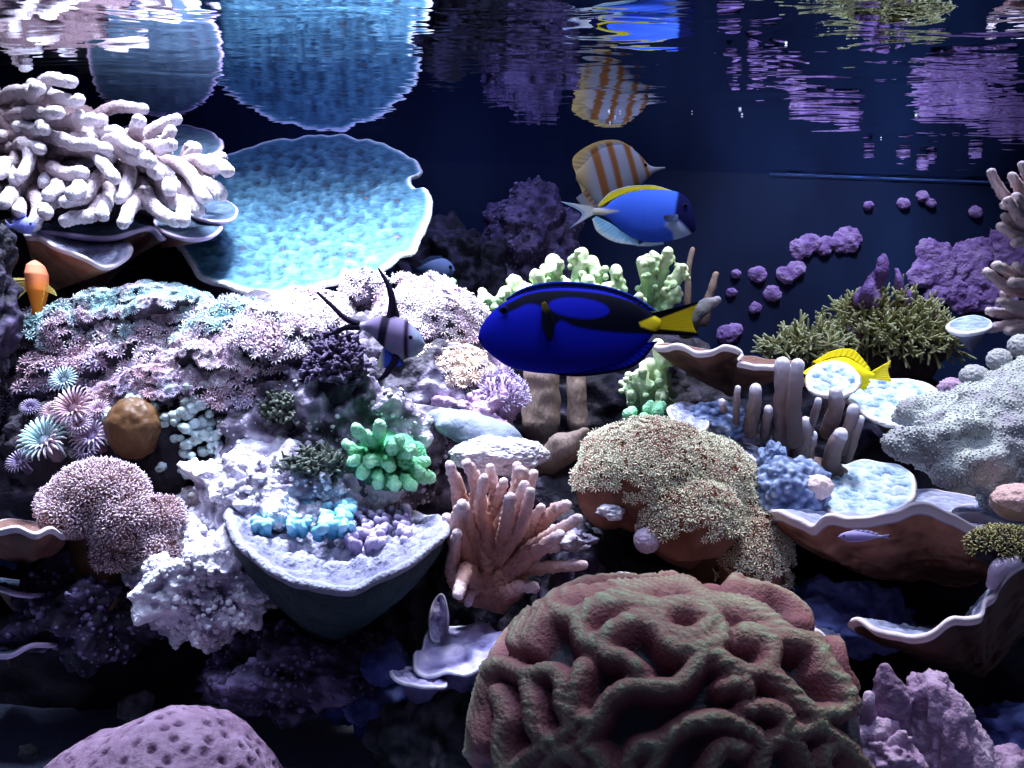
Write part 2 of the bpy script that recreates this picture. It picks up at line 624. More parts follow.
M['beige'] = tintmat('beige_sponge', [(0, (.06, .04, .035)), (1, (.26, .19, .16))], ns=80, na=.3, bs=300, bstr=.8, stretch=(1, 1, .3))  # beige lowered to hold the shade beneath the royal blue fish
M['porous'] = tintmat('purple_porous_skin', [(0, (.03, .012, .035)), (.35, (.10, .05, .10)), (.7, (.20, .125, .19)), (1, (.32, .23, .32))], ns=110, na=.2, bs=300, bstr=.8)
M['purple'] = tintmat('purple_sponge_skin', [(0, (.09, .05, .10)), (.5, (.38, .25, .40)), (1, (.76, .60, .76))], ns=70, na=.35, bs=240, bstr=.8, bdist=.003)
M['violet'] = tintmat('violet_crust', [(0, (.14, .06, .22)), (.5, (.34, .19, .47)), (1, (.60, .40, .70))], ns=90, na=.35, bs=260, bstr=.9, bdist=.003)
M['crustplate'] = tintmat('dull_blue_plate', [(0, (.05, .05, .08)), (.33, (.12, .12, .2)), (.5, (.16, .22, .36)), (.8, (.4, .48, .62)), (1, (.7, .74, .84))], ns=90, na=.1)
M['shadecup'] = tintmat('shade_cup_skin', [(0, (.03, .012, .008)), (.33, (.12, .05, .032)), (.4, (.14, .15, .24)), (.7, (.4, .44, .62)), (.9, (.7, .58, .6)), (1, (.88, .76, .78))], ns=70, na=.07, bs=260, bstr=.35)  # cup skin with underside shade put into the outer wall colour
M['dusk'] = tintmat('dusky_purple_crust', [(0, (.02, .015, .04)), (.5, (.09, .065, .15)), (1, (.24, .18, .34))], ns=70, na=.3, bs=200, bstr=.8, bdist=.004)
M['crustblue'] = tintmat('blue_crust_coral', [(0, (.02, .03, .09)), (.5, (.17, .24, .42)), (1, (.5, .6, .8))], ns=160, na=.2, bs=260, bstr=.5)
M['scroll'] = tintmat('brown_scroll_skin', [(0, (.06, .025, .018)), (.33, (.2, .09, .065)), (.7, (.16, .09, .08)), (.9, (.5, .4, .42)), (1, (.78, .7, .78))], ns=70, na=.07, bs=260, bstr=.4)
M['lilacleaf'] = tintmat('violet_leaf_skin', [(0, (.06, .05, .14)), (.33, (.2, .17, .36)), (.5, (.42, .38, .66)), (.75, (.68, .64, .88)), (1, (.84, .82, .95))], ns=50, na=.2, bs=200, bstr=.6)
M['greyslab'] = tintmat('grey_slab_skin', [(0, (.06, .07, .10)), (.5, (.15, .18, .24)), (1, (.36, .40, .46))], ns=120, na=.2, bs=260, bstr=.6)
M['bubble'] = tintmat('bubble_flesh', [(0, (.2, .2, .14)), (.5, (.36, .46, .46)), (1, (.62, .78, .82))], ns=50, na=.15, bstr=0, rough=.35, spec=.5)
M['brownflesh'] = tintmat('brown_flesh', [(0, (.05, .025, .012)), (.6, (.14, .07, .03)), (1, (.28, .17, .08))], ns=60, na=.2, bs=300, bstr=.2, rough=.45)
M['xenia'] = tintmat('pale_pink_polyps', [(0, (.22, .11, .10)), (.35, (.46, .3, .3)), (.7, (.72, .56, .62)), (1, (.84, .76, .84))], ns=25, na=.12, bstr=0)
M['teal'] = tintmat('turquoise_polyps', [(0, (.2, .24, .3)), (.3, (.34, .52, .56)), (.6, (.5, .8, .78)), (1, (.78, .94, .93))], ns=22, na=.2, bstr=0, alt=[(0, (.3, .17, .22)), (.35, (.55, .38, .46)), (.7, (.74, .6, .72)), (1, (.86, .8, .9))])
M['white'] = tintmat('white_polyps', [(0, (.55, .43, .45)), (.35, (.74, .66, .70)), (.7, (.86, .82, .87)), (1, (.92, .92, .95))], ns=22, na=.15, bstr=0, alt=[(0, (.3, .17, .22)), (.35, (.55, .38, .46)), (.7, (.74, .6, .72)), (1, (.86, .8, .9))], alts=40)
M['rose'] = tintmat('rosy_polyps', [(0, (.28, .14, .17)), (.35, (.5, .31, .36)), (.7, (.7, .52, .6)), (1, (.86, .76, .86))], ns=22, na=.2, bstr=0, alt=[(0, (.24, .16, .3)), (.35, (.46, .36, .55)), (.7, (.68, .62, .8)), (1, (.86, .86, .94))], alts=24)
M['lilac'] = tintmat('lilac_polyps', [(0, (.12, .08, .17)), (.35, (.26, .2, .36)), (.7, (.46, .4, .58)), (1, (.7, .66, .82))], ns=22, na=.2, bstr=0)
M['tan'] = tintmat('tan_polyps', [(0, (.42, .24, .14)), (.35, (.66, .46, .34)), (.7, (.82, .7, .62)), (1, (.92, .88, .86))], ns=22, na=.2, bstr=0)
M['blueAcro'] = tintmat('blue_knobs', [(0, (.02, .08, .16)), (.5, (.10, .4, .56)), (1, (.45, .8, .88))], ns=60, na=.15, bstr=0)
M['algae'] = tintmat('dark_algae', [(0, (.008, .006, .014)), (.5, (.025, .018, .04)), (1, (.09, .065, .13))], ns=80, na=.2, bstr=0)
M['algaeG'] = tintmat('dark_green_algae', [(0, (.010, .012, .014)), (.5, (.035, .045, .04)), (1, (.12, .14, .11))], ns=80, na=.2, bstr=0)
M['fish'] = pigmat('fish_skin', rough=.7, spec=.03)
M['fin'] = pigmat('fin_membrane', rough=.7, spec=.03)
M['eye'] = plain('eye_black', (.008, .008, .01), .12, .6)
M['ball'] = tintmat('pale_ball_sponge', [(0, (.4, .3, .45)), (1, (.72, .62, .78))], ns=150, na=.3, bs=400, bstr=.5)

# ------------------------------------------------------------------ the tank
def wall_d(px):                                   # the back wall runs away a little to the right
    k = math.tan(math.radians(9.5))
    d0 = 1.4955
    tx = (px - 512) / F
    return d0 / (1 - k * tx)


def wall_point(px, py):
    return P(px, py, wall_d(px))


def slab(name, corners, mat, thick, tint=0.0, n=(2, 2)):
    a, b, c, d = [np.asarray(x, float) for x in corners]
    nn = np.cross(b - a, d - a)
    nn /= np.linalg.norm(nn)
    v = np.array([a, b, c, d, a - nn * thick, b - nn * thick, c - nn * thick, d - nn * thick])
    q = [[0, 1, 2, 3], [7, 6, 5, 4], [0, 4, 5, 1], [1, 5, 6, 2], [2, 6, 7, 3], [3, 7, 4, 0]]
    o = obj(name, MB().add(v, quads=q, tint=tint), mat, loc=a, smooth=False)
    return struct(o)


def wall_material():
    m, nt, b = nodes('blue_tank_wall')
    N, L = nt.nodes, nt.links
    tc = N.new('ShaderNodeTexCoord')
    mp = N.new('ShaderNodeMapping')
    mp.inputs['Scale'].default_value = (9, 9, 3.5)
    L.new(tc.outputs['Object'], mp.inputs[0])
    nz = N.new('ShaderNodeTexNoise')
    nz.inputs['Scale'].default_value = 1.0
    nz.inputs['Detail'].default_value = 5
    L.new(mp.outputs[0], nz.inputs['Vector'])
    cr = N.new('ShaderNodeValToRGB')
    e = cr.color_ramp.elements
    e[0].position, e[0].color = .3, (.007, .012, .042, 1)
    e[1].position, e[1].color = .75, (.014, .034, .095, 1)
    L.new(nz.outputs[0], cr.inputs[0])
    L.new(cr.outputs[0], b.inputs['Base Color'])
    b.inputs['Roughness'].default_value = .6
    b.inputs['Specular IOR Level'].default_value = .2
    return m


M['wall'] = wall_material()
TOP = SURF + 0.02
wl, wr = wall_point(-60, 384), wall_point(1130, 384)
wl[2] = wr[2] = 0
z0, z1 = np.array([0, 0, FLOOR - .02]), np.array([0, 0, TOP])
slab('wall_back', [wl + z0, wr + z0, wr + z1, wl + z1], M['wall'], 0.02)
xl, xr = wl[0], wr[0]
fl_, fr_ = np.array([xl, 0.25, 0]), np.array([xr, 0.25, 0])
slab('wall_left', [fl_ + z0, wl + z0, wl + z1, fl_ + z1], M['wall'], 0.02)
slab('wall_right', [wr + z0, fr_ + z0, fr_ + z1, wr + z1], M['wall'], 0.02)

# sand bed
M['sand'] = tintmat('sand', [(0, (.07, .08, .12)), (.5, (.2, .22, .3)), (1, (.42, .44, .55))], ns=420, na=.4, bs=500, bstr=.7)
nx, ny = 150, 110
gx, gy = np.meshgrid(np.linspace(xl, xr, nx), np.linspace(.25, 1.75, ny), indexing='ij')
gp = np.stack([gx.ravel(), gy.ravel(), np.zeros(nx * ny)], 1)
gp[:, 2] = FLOOR + .012 * fbm(gp * 6, 4)
ii = np.arange(nx - 1)[:, None] * ny
jj = np.arange(ny - 1)[None]
gq = np.stack([ii + jj, ii + ny + jj, ii + ny + jj + 1, ii + jj + 1], -1).reshape(-1, 4)
sd = struct(obj('floor', MB().add(gp, quads=gq, tint=.5), M['sand'], loc=(0, 1, FLOOR)))


# the water surface, seen from beneath: it mirrors at a slant and lets the lamps in from above
def water_material():
    m, nt, b = nodes('water_surface')
    N, L = nt.nodes, nt.links
    N.remove(b)
    out = N['Material Output']
    tr = N.new('ShaderNodeBsdfTransparent')
    tr.inputs[0].default_value = (.96, .98, 1, 1)
    gl = N.new('ShaderNodeBsdfGlossy')
    gl.inputs['Color'].default_value = (.88, .92, 1, 1)
    gl.inputs['Roughness'].default_value = .015
    fr = N.new('ShaderNodeFresnel')
    fr.inputs['IOR'].default_value = 1.333
    geo = N.new('ShaderNodeNewGeometry')
    L.new(geo.outputs['True Normal'], fr.inputs['Normal'])
    mx = N.new('ShaderNodeMixShader')
    L.new(fr.outputs[0], mx.inputs[0])
    L.new(tr.outputs[0], mx.inputs[1])
    L.new(gl.outputs[0], mx.inputs[2])
    L.new(mx.outputs[0], out.inputs['Surface'])
    tc = N.new('ShaderNodeTexCoord')
    mp = N.new('ShaderNodeMapping')
    mp.inputs['Scale'].default_value = (7.5, 24, 1)
    L.new(tc.outputs['Object'], mp.inputs[0])
    nz = N.new('ShaderNodeTexNoise')
    nz.inputs['Scale'].default_value = 1.0
    nz.inputs['Detail'].default_value = 2
    nz.inputs['Distortion'].default_value = .8
    L.new(mp.outputs[0], nz.inputs['Vector'])
    bp = N.new('ShaderNodeBump')
    bp.inputs['Strength'].default_value = 1.0
    bp.inputs['Distance'].default_value = .0016
    L.new(nz.outputs[0], bp.inputs['Height'])
    L.new(bp.outputs[0], gl.inputs['Normal'])
    return m


M['water'] = water_material()
nx, ny = 60, 60
gx, gy = np.meshgrid(np.linspace(xl, xr, nx), np.linspace(.25, 1.75, ny), indexing='ij')
ybk = wl[1] + (gx - xl) / (xr - xl) * (wr[1] - wl[1])
gy = .25 + (gy - .25) / 1.5 * (ybk - .25 - .0005)
gp = np.stack([gx.ravel(), gy.ravel(), np.full(nx * ny, SURF)], 1)
ii = np.arange(nx - 1)[:, None] * ny
jj = np.arange(ny - 1)[None]
gq = np.stack([ii + jj, ii + ny + jj, ii + ny + jj + 1, ii + jj + 1], -1).reshape(-1, 4)
struct(obj('water_surface', MB().add(gp, quads=gq), M['water'], loc=(0, 1, SURF)))
# the rim of water climbing the back wall, blue glint painted on
M['meniscus'] = plain('water_line', (.10, .2, .5), .4, .3)
mb = MB()
a, b_ = wall_point(770, 384), wall_point(1100, 384)
a[2] = b_[2] = SURF - .001
tube(mb, [a + [0, -.002, 0], (a + b_) / 2 + [0, -.002, 0], b_ + [0, -.002, 0]], [.0003, .0006, .0005], k=8, n=60, rough=.8, rf=25)
struct(obj('meniscus_glint_1', mb, M['meniscus']))


# ------------------------------------------------------------------ rocks
def rock(label, c, r, seed, mat='darkrock', sub=6, amp=.3, tint=.45, name='live_rock', pits=.12, fl=True, tamp=.35, nod=0):
    d, t = ico(sub)
    g = seed * 7.1
    base = d * np.asarray(r)
    p = base * 9 + g
    s = 1 + amp * fbm(d * 1.6 + g, 3) + .35 * amp * fbm(p * 2.2, 4)
    v = base * s[:, None]
    nn = d / np.asarray(r)
    nn /= np.linalg.norm(nn, axis=1)[:, None]
    w = worley(v * 55 + g)
    w2 = worley(v * 130 + g)
    v = v + nn * (.010 * fbm(v * 38 + g, 3) - .010 * np.clip(.5 - w, 0, 1) + .004 * (.6 - w2))[:, None] * min(1, np.mean(r) / .03)
    tn = np.clip(tint + tamp * fbm(v * 22 + g, 4) + .22 * fbm(v * 90 + g, 2) - .7 * np.clip(.42 - w, 0, 1) + .15 * (.5 - w2), 0, 1)
    v = v + np.asarray(c)
    if fl:
        v[:, 2] = np.maximum(v[:, 2], FLOOR - .008)
    mesh = (v, np.zeros((0, 4), np.int64), t, tn)
    if nod:
        ps, ns = scatter(mesh, nod, .0030, seed, lambda p, q_: q_[:, 1] < .5)
        mb = MB()
        mb.add(mesh[0], tris=mesh[2], tint=mesh[3])
        sel = fbm(ps * 28 + g, 3) > -.1
        stamp(mb, BEAD1, ps[sel] - ns[sel] * .0006, ns[sel], np.clip(.0017 + .0011 * R(seed).normal(size=sel.sum()), .0008, .005), seed, lean=.4, tshift=tint - .45 + .4 * perlin(ps[sel] * 60))
        o = obj(name, mb, M[mat])
    else:
        o = obj(name, mesh, M[mat])
    tag(o, label, 'rock')
    ROCKMESH.append(mesh)
    return mesh


RK = {}
ROCKMESH = []
RK['slope'] = rock('broad dark reef rock carpeted with polyps under the cave', P(215, 455, 1.0), (.27, .15, .14), 1, 'rock', amp=.2)
RK['mound'] = rock('dark rock buried under the dazzling white polyp mounds', P(405, 400, 1.0), (.10, .1, .085), 2, 'rock', amp=.2)
RK['crust'] = rock('lavender crusted knobbly rock below the striped long-finned fish', P(330, 440, .88), (.085, .06, .085), 3, 'rock', amp=.3, tint=.55, nod=1600)
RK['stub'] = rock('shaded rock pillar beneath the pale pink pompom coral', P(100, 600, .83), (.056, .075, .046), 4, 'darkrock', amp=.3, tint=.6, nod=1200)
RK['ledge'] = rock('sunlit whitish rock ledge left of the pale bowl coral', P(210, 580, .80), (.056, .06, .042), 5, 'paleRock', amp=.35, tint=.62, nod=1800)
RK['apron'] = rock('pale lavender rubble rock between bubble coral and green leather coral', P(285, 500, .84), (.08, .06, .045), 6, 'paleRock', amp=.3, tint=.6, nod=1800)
RK['under'] = rock('violet speckled boulder in the shade under the pale bowl coral', P(300, 672, .80), (.07, .05, .035), 7, 'darkrock', amp=.35, tint=.68, nod=1200)  # overhang shade put into its colour through the dark rock material
RK['backL'] = rock('dark filler boulder for the cave behind the pink porous coral', P(200, 700, 1.03), (.34, .1, .15), 8, 'darkrock', amp=.2, tint=.3)  # filler rock, added so the cavities stay dark instead of showing lit sand
RK['mid'] = rock('dark boulder carrying the flowerpot coral', P(640, 590, .93), (.15, .09, .13), 9, 'darkrock', amp=.25, tint=.4)
RK['right'] = rock('dark boulder under the wide orange-brown shelf coral', P(900, 600, 1.02), (.24, .12, .16), 10, 'darkrock', amp=.2, tint=.3)
RK['backM'] = rock('dark rock behind the royal blue fish', P(590, 420, 1.16), (.17, .1, .10), 12, 'darkrock', amp=.25, tint=.45)
RK['backR'] = rock('dark rock supporting the olive twig coral by the rear wall', P(850, 462, 1.46), (.26, .1, .13), 13, 'darkrock', amp=.2, tint=.35)
RK['shelfL'] = rock('dark rock pile behind the upper finger coral', P(15, 235, 1.2), (.24, .08, .085), 14, 'darkrock', amp=.25, tint=.3, fl=False)
RK['colL'] = rock('dim grey rock column at the edge beside the orange fish', P(-14, 300, .86), (.020, .03, .080), 15, 'darkrock', amp=.3, tint=.6, fl=False)
RK['rear'] = rock('purple crusted rock standing against the rear wall', P(530, 262, 1.41), (.066, .05, .105), 16, 'dusk', amp=.25, tint=.55, nod=1500)
RK['rearL'] = rock('dim slate-blue rock behind the table coral tip', P(455, 300, 1.38), (.09, .05, .10), 17, 'darkrock', amp=.3, tint=.5)
RK['tubeR'] = rock('dark rock beneath the grey tube coral clump', P(785, 505, .95), (.07, .05, .05), 18, 'darkrock', amp=.25, tint=.45)
RK['plateR'] = rock('dark rock under the white topped plate coral', P(910, 500, 1.05), (.11, .07, .06), 19, 'darkrock', amp=.25, tint=.4)
RK['blue'] = rock('dim blue stone at the foot of the violet leafy coral', P(372, 690, .80), (.032, .03, .032), 20, 'bluerock', sub=5, amp=.3, tint=.5)
RK['mott'] = rock('mottled grey-brown boulder beside the big brain coral', P(432, 745, .76), (.036, .035, .042), 21, 'mottle', sub=5, amp=.3, tint=.5)
RK['peb'] = rock('small round olive-brown stone behind the pink porous coral', P(135, 706, .84), (.014, .013, .012), 22, 'mottle', sub=4, amp=.2, tint=.75)
RK['peb2'] = rock('little dark hollow stone lying on the sand', P(30, 752, .76), (.008, .008, .006), 23, 'mottle', sub=4, amp=.2, tint=.3)
RK['blueR'] = rock('blue and violet crusted rock behind the lower right cup rim', P(835, 622, .84), (.055, .05, .03), 24, 'bluerock', amp=.3, tint=.75)
RK['ctr'] = rock('dark rubble rock between pink branches and flowerpot coral', P(560, 610, .86), (.06, .05, .08), 25, 'darkrock', amp=.35, tint=.5)
RK['purC'] = rock('pinkish purple rock knuckle beneath the white polyp mound', P(470, 415, .93), (.042, .035, .03), 26, 'purple', sub=5, amp=.4, tint=.5, nod=500)
RK['purD'] = rock('dark purple rock behind the pale slab', P(415, 440, .93), (.05, .035, .04), 27, 'rock', sub=5, amp=.3, tint=.45, nod=700)
RK['gap'] = rock('added dark filler boulder in the gap between the bowl coral and pink branches', P(440, 600, .96), (.055, .045, .075), 29, 'darkrock', amp=.25, tint=.35)  # added dark rock, closes a bright gap that should look shaded
RK['whitebit'] = rock('shell-white fleck of rock perched on top of the brain coral', P(630, 580, .70), (.010, .008, .005), 28, 'paleRock', sub=4, amp=.4, tint=.9, fl=False)

# ------------------------------------------------------------------ polyp mats
def colony(name, label, cat, c, r, seed, mat, basemat='rock', tmpl=FLOWER, size=.006, spacing=.006, n=500, up=-.1, amp=.15, tints=None, sub=5, group=None):
    root = thing(name, np.asarray(c) - [0, 0, r[2]], label, cat, group)
    g = seed * 5.3
    d, t = ico(sub)
    b = d * np.asarray(r)
    v = b * (1 + amp * fbm(d * 2 + g, 4))[:, None] + np.asarray(c)
    mesh = (v, np.zeros((0, 4), np.int64), t, np.clip(.4 + .3 * fbm(b * 40 + g, 3), 0, 1))
    obj('base', mesh, M[basemat], root)
    ps, ns = scatter(mesh, n, spacing, seed, lambda p, q: (q[:, 2] > up) & (q[:, 1] < .75))
    mb = MB()
    stamp(mb, tmpl, ps + ns * size * .35, ns, size, seed + 1, tshift=.12 * fbm(ps * 30 + g, 2))
    obj('polyps', mb, M[mat], root, stuff=True)
    return root


from mathutils.bvhtree import BVHTree
_bv = BVHTree.FromPolygons([tuple(x) for m_ in ROCKMESH[:6] for x in m_[0]], [tuple(int(k) for k in f + o_) for m_, o_ in zip(ROCKMESH[:6], np.cumsum([0] + [len(m_[0]) for m_ in ROCKMESH[:5]])) for f in m_[2]])


def ground(px, py, dflt=.95):
    """how far the rock face is along this direction"""
    r_ = P(px, py, 1.0)
    h_ = _bv.ray_cast(Vector((0, 0, 0)), Vector(r_).normalized())
    return h_[0].y if h_[0] is not None and .7 < h_[0].y < 1.15 else dflt


MATS = [
    ('pale turquoise polyp mat under the dark cave', (160, 322), (.078, .045, .030), 'teal', .0052),
    ('turquoise polyp patch behind the orange fish', (62, 338), (.044, .04, .026), 'teal', .005),
    ('turquoise polyp mat beside the bright white mound', (240, 336), (.050, .04, .028), 'teal', .005),
    ('white and pink polyp mat in the middle of the slope', (232, 366), (.054, .035, .030), 'white', .005),
    ('creamy polyp mat below the pale turquoise mat', (158, 356), (.058, .035, .028), 'white', .005),
    ('rosy polyp tuft above the large daisy polyps', (98, 370), (.036, .03, .026), 'rose', .005),
    ('creamy pink polyp mat above the brown bubble coral', (172, 388), (.050, .035, .026), 'rose', .005),
    ('pale pink polyp mat sloping down toward the purple bushy algae', (238, 398), (.042, .03, .028), 'rose', .005),
    ('white polyp strip under the front edge of the table coral', (278, 350), (.042, .04, .034), 'white', .005),
    ('lilac and turquoise polyp patch at the outer edge of the slope', (18, 366), (.036, .03, .026), 'teal', .005),
    ('lilac polyps at the outer edge below the turquoise patch', (4, 402), (.022, .02, .022), 'lilac', .005),
    ('mixed lilac polyp patch between rosy tuft and turquoise patch', (55, 380), (.032, .025, .024), 'rose', .005),
    ('small pinkish polyp mat between daisy polyps and bubble coral', (118, 408), (.026, .02, .022), 'rose', .005),
]
for k, (lab, c, r, m, s_) in enumerate(MATS):
    gd = ground(*c)
    colony('polyp_mat', lab, 'coral', P(c[0], c[1], gd + r[1] * .25), r, 100 + k, m, size=s_ * 1.0, spacing=s_ * .8, n=1500, tmpl=FLOWER12 if k % 3 == 0 else FLOWER, amp=.3)

colony('polyp_mound', 'dazzling white domed polyp mound under the table coral tip', 'coral', P(310, 335, .985), (.048, .045, .042), 120, 'white', size=.0046, spacing=.0036, n=1700)
colony('polyp_mound', 'small white polyp knob between the two white mounds', 'coral', P(365, 292, 1.0), (.022, .02, .02), 121, 'white', size=.005, spacing=.0045, n=350)
colony('polyp_mound', 'largest dazzling white polyp mound behind the striped long-finned fish', 'coral', P(428, 330, .99), (.056, .05, .047), 122, 'white', size=.0046, spacing=.0036, n=1900)
colony('polyp_mound', 'white mound with tan tentacles just ahead of the royal blue fish', 'coral', P(448, 378, .95), (.04, .035, .03), 123, 'tan', size=.0070, spacing=.0055, n=600, tmpl=FLOWER12)
colony('polyp_mound', 'tiny white polyp cushion at the tip of the table coral', 'coral', P(404, 281, 1.02), (.010, .01, .006), 124, 'white', size=.004, spacing=.0035, n=120)
colony('encrusting_coral', 'pinkish purple stubby coral under the nose of the royal blue fish', 'coral', P(500, 398, .93), (.022, .022, .022), 125, 'lilac', 'purple', TUFT, .0045, .004, 300)

# big daisy polyps, one by one
root = thing('daisy_polyps', P(60, 470, .86), 'cluster of large pink daisy polyps with fringed tentacles above the pompom coral', 'coral')
obj('base', blob(MB(), P(65, 445, .885), (.055, .03, .04), 5, lambda d: .2 * fbm(d * 2.5 + 3, 4), .35), M['rock'], root)
for k, (x, y, d, s, m) in enumerate([(44, 440, .835, .021, 'teal'), (73, 408, .84, .020, 'rose'), (52, 412, .85, .014, 'rose'), (92, 436, .845, .016, 'rose'), (88, 450, .84, .013, 'lilac'), (20, 462, .84, .016, 'lilac'), (98, 410, .85, .015, 'rose'), (64, 380, .87, .012, 'teal'), (30, 408, .86, .012, 'lilac'), (80, 425, .835, .014, 'rose')]):
    mb = MB()
    T2 = polyp_template(nt=24, out=1.0, up=.28, tw=.06, droop=.1, stalk=1.2, sr=.34)
    stamp(mb, T2, np.array([P(x, y, d)]), np.array([[-.1 + .02 * k, -.8, .55]]), s * .95, 900 + k, lean=.1)
    po = obj('polyp', mb, M[m], root)
    mb = MB()
    T3 = polyp_template(nt=18, out=.7, up=.42, tw=.055, droop=.0, stalk=.3, sr=.26)
    stamp(mb, T3, np.array([P(x, y, d - .002)]), np.array([[-.1 + .02 * k, -.8, .55]]), s * .95, 900 + k, lean=.1)
    obj('inner_tentacles', mb, M[m], po)

# ------------------------------------------------------------------ xenia pompoms
def pom(label, lobes, stalk, seed, n, size, spacing, mat='xenia', name='pompom_coral'):
    mb = MB()
    for (c, r) in lobes:
        blob(mb, P(*c), r, 4)
    mesh = fuse(mb, .003)
    root = thing(name, P(*stalk[-1][0]), label, 'coral')
    st = MB()
    tube(st, [P(*s[0]) for s in stalk], [s[1] for s in stalk], k=16, n=20, rough=.2, rf=60)
    obj('stalk', st, M['brownflesh'], root)
    v, q, t, a = mesh
    obj('cap', (v, q, t, np.full(len(v), .1)), M[mat], root)
    ps, ns = scatter(mesh, n, spacing, seed, lambda p, q_: (q_[:, 1] < .6) & (q_[:, 2] > -.55))
    pb = MB()
    stamp(pb, POM, ps + ns * size * .5, ns, size, seed, lean=.3, tshift=.15 * perlin(ps * 60))
    obj('polyps', pb, M[mat], root, stuff=True)


pom('large pale pink pompom coral on a dark stalk', [((100, 495, .785), (.034, .028, .024)), ((75, 515, .775), (.022, .02, .02)), ((122, 520, .775), (.02, .02, .024)), ((60, 505, .79), (.014, .015, .014)), ((115, 548, .78), (.014, .014, .02))],
    [((100, 510, .79), .02), ((98, 560, .80), .022), ((100, 620, .81), .026)], 301, 2000, .0042, .0028)
pom('small tan-centred pompom coral beside the large one', [((160, 516, .785), (.016, .014, .013))], [((160, 520, .79), .008), ((162, 545, .8), .01)], 302, 450, .0038, .0028)
pom('small greenish pompom coral below the tan-centred one', [((155, 548, .78), (.017, .014, .015))], [((156, 552, .79), .008), ((160, 580, .8), .01)], 303, 450, .0038, .0028)

# ------------------------------------------------------------------ finger leather coral (upper left)
FING = [
    [(22, 118), (34, 96), (46, 82), (72, 83)], [(5, 112), (25, 104), (52, 97), (80, 100)], [(-6, 100), (18, 92), (40, 88)], [(-5, 112), (30, 114), (60, 112)],
    [(25, 126), (66, 122), (94, 116)], [(-5, 138), (34, 134), (64, 140), (95, 146)], [(92, 135), (115, 141), (142, 147)], [(139, 142), (139, 130), (139, 119)],
    [(140, 152), (155, 147), (170, 143)], [(100, 150), (132, 158), (160, 166), (172, 186)], [(158, 160), (188, 172), (208, 197)], [(178, 166), (204, 164), (228, 171)],
    [(198, 172), (210, 180), (219, 193)], [(140, 165), (160, 172), (169, 191)], [(148, 188), (174, 199), (187, 220)], [(133, 194), (156, 208), (177, 222)],
    [(148, 192), (134, 205), (122, 222)], [(110, 160), (130, 172), (118, 200)], [(108, 168), (92, 188), (68, 205)], [(112, 186), (98, 207), (66, 218)],
    [(40, 166), (22, 186), (4, 201)], [(56, 158), (38, 150), (19, 174)], [(30, 186), (36, 206), (34, 225)], [(40, 166), (60, 172), (82, 172)],
    [(52, 160), (68, 149), (98, 158), (112, 174)], [(-5, 148), (20, 146), (42, 150)], [(176, 176), (190, 196), (199, 212)], [(-6, 165), (8, 170), (14, 182)],
    [(70, 170), (84, 180), (76, 196)], [(20, 150), (10, 162), (-4, 178)], [(60, 184), (52, 200), (46, 214)], [(80, 176), (62, 184), (50, 196)], [(100, 178), (110, 196), (104, 214)], [(128, 172), (144, 186), (150, 202)], [(0, 122), (24, 126), (50, 128)], [(60, 142), (84, 152), (104, 150)], [(30, 156), (46, 170), (44, 184)], [(150, 176), (164, 186), (172, 204)], [(2, 190), (14, 202), (20, 214)], [(120, 148), (146, 160), (160, 176)], [(90, 150), (120, 152), (150, 158)], [(60, 128), (90, 132), (118, 134)],
]
root = thing('finger_coral', P(80, 230, 1.02), 'big cream finger leather coral high on the rocks above the cave', 'coral')
mb = MB()
for (c, r) in [((70, 178, 1.03), (.09, .04, .05)), ((150, 190, 1.05), (.06, .035, .03)), ((40, 130, 1.06), (.07, .035, .03))]:
    blob(mb, P(*c), r, 4, lambda d: .15 * fbm(d * 2, 3))
bm_ = displace(fuse(mb, .004), lambda v, n: .003 * fbm(v * 90, 3))
obj('base', bm_, M['finger'], root)
ps_, ns_ = scatter(bm_, 46, .017, 55, lambda p, q_: (q_[:, 2] > .25) & (p[:, 2] < SURF - .035))
g = R(56)
for k in range(len(ps_)):
    dr = ns_[k] * .5 + np.array([.35 + .3 * g.normal(), -.35 + .4 * g.normal(), .1])
    dr /= np.linalg.norm(dr)
    L = .030 + .02 * g.random()
    p1 = ps_[k] + dr * L * .5 + .006 * g.normal(size=3)
    p2 = ps_[k] + dr * L + np.array([0, -.004, -.006]) + .006 * g.normal(size=3)
    p1[2], p2[2] = min(p1[2], SURF - .014), min(p2[2], SURF - .014)
    mb = tube(MB(), [ps_[k] - ns_[k] * .004, p1, p2], [.0068, .0066, .0058], k=14, n=30, rough=.22, rf=330, t0=.1, t1=.95, wob=.003, seed=200 + k)
    obj('branch', mb, M['finger'], root)
g = R(5)
for k, br in enumerate(FING):
    d0 = .995 - .07 * np.clip((br[0][1] - 100) / 110, 0, 1) + g.normal() * .008
    n = len(br)
    pts = [P(x, y, d0 + .035 * (1 - i / (n - 1)) - .035 * (i / (n - 1)) + .01 * g.normal() * (i > 0)) for i, (x, y) in enumerate(br)]
    r0 = .0066 + .0012 * g.random()
    mb = tube(MB(), pts, np.linspace(r0 * 1.05, r0 * .85, n), k=16, n=44, rough=.22, rf=330, t0=.1, t1=.95, wob=.0055, seed=k)
    obj('branch', mb, M['finger'], root)

# ------------------------------------------------------------------ plates of the upper left
def on_plane(pts, a, b):
    out = []
    for (x, y) in pts:
        s = (384 - y) / F
        out.append(P(x, y, a / (s - b)))
    return np.array(out)


def plane2(y0, d0, y1, d1):                       # the tilted plane through two heights
    za, zb = (384 - y0) / F * d0, (384 - y1) / F * d1
    b = (za - zb) / (d0 - d1)
    return za - b * d0, b


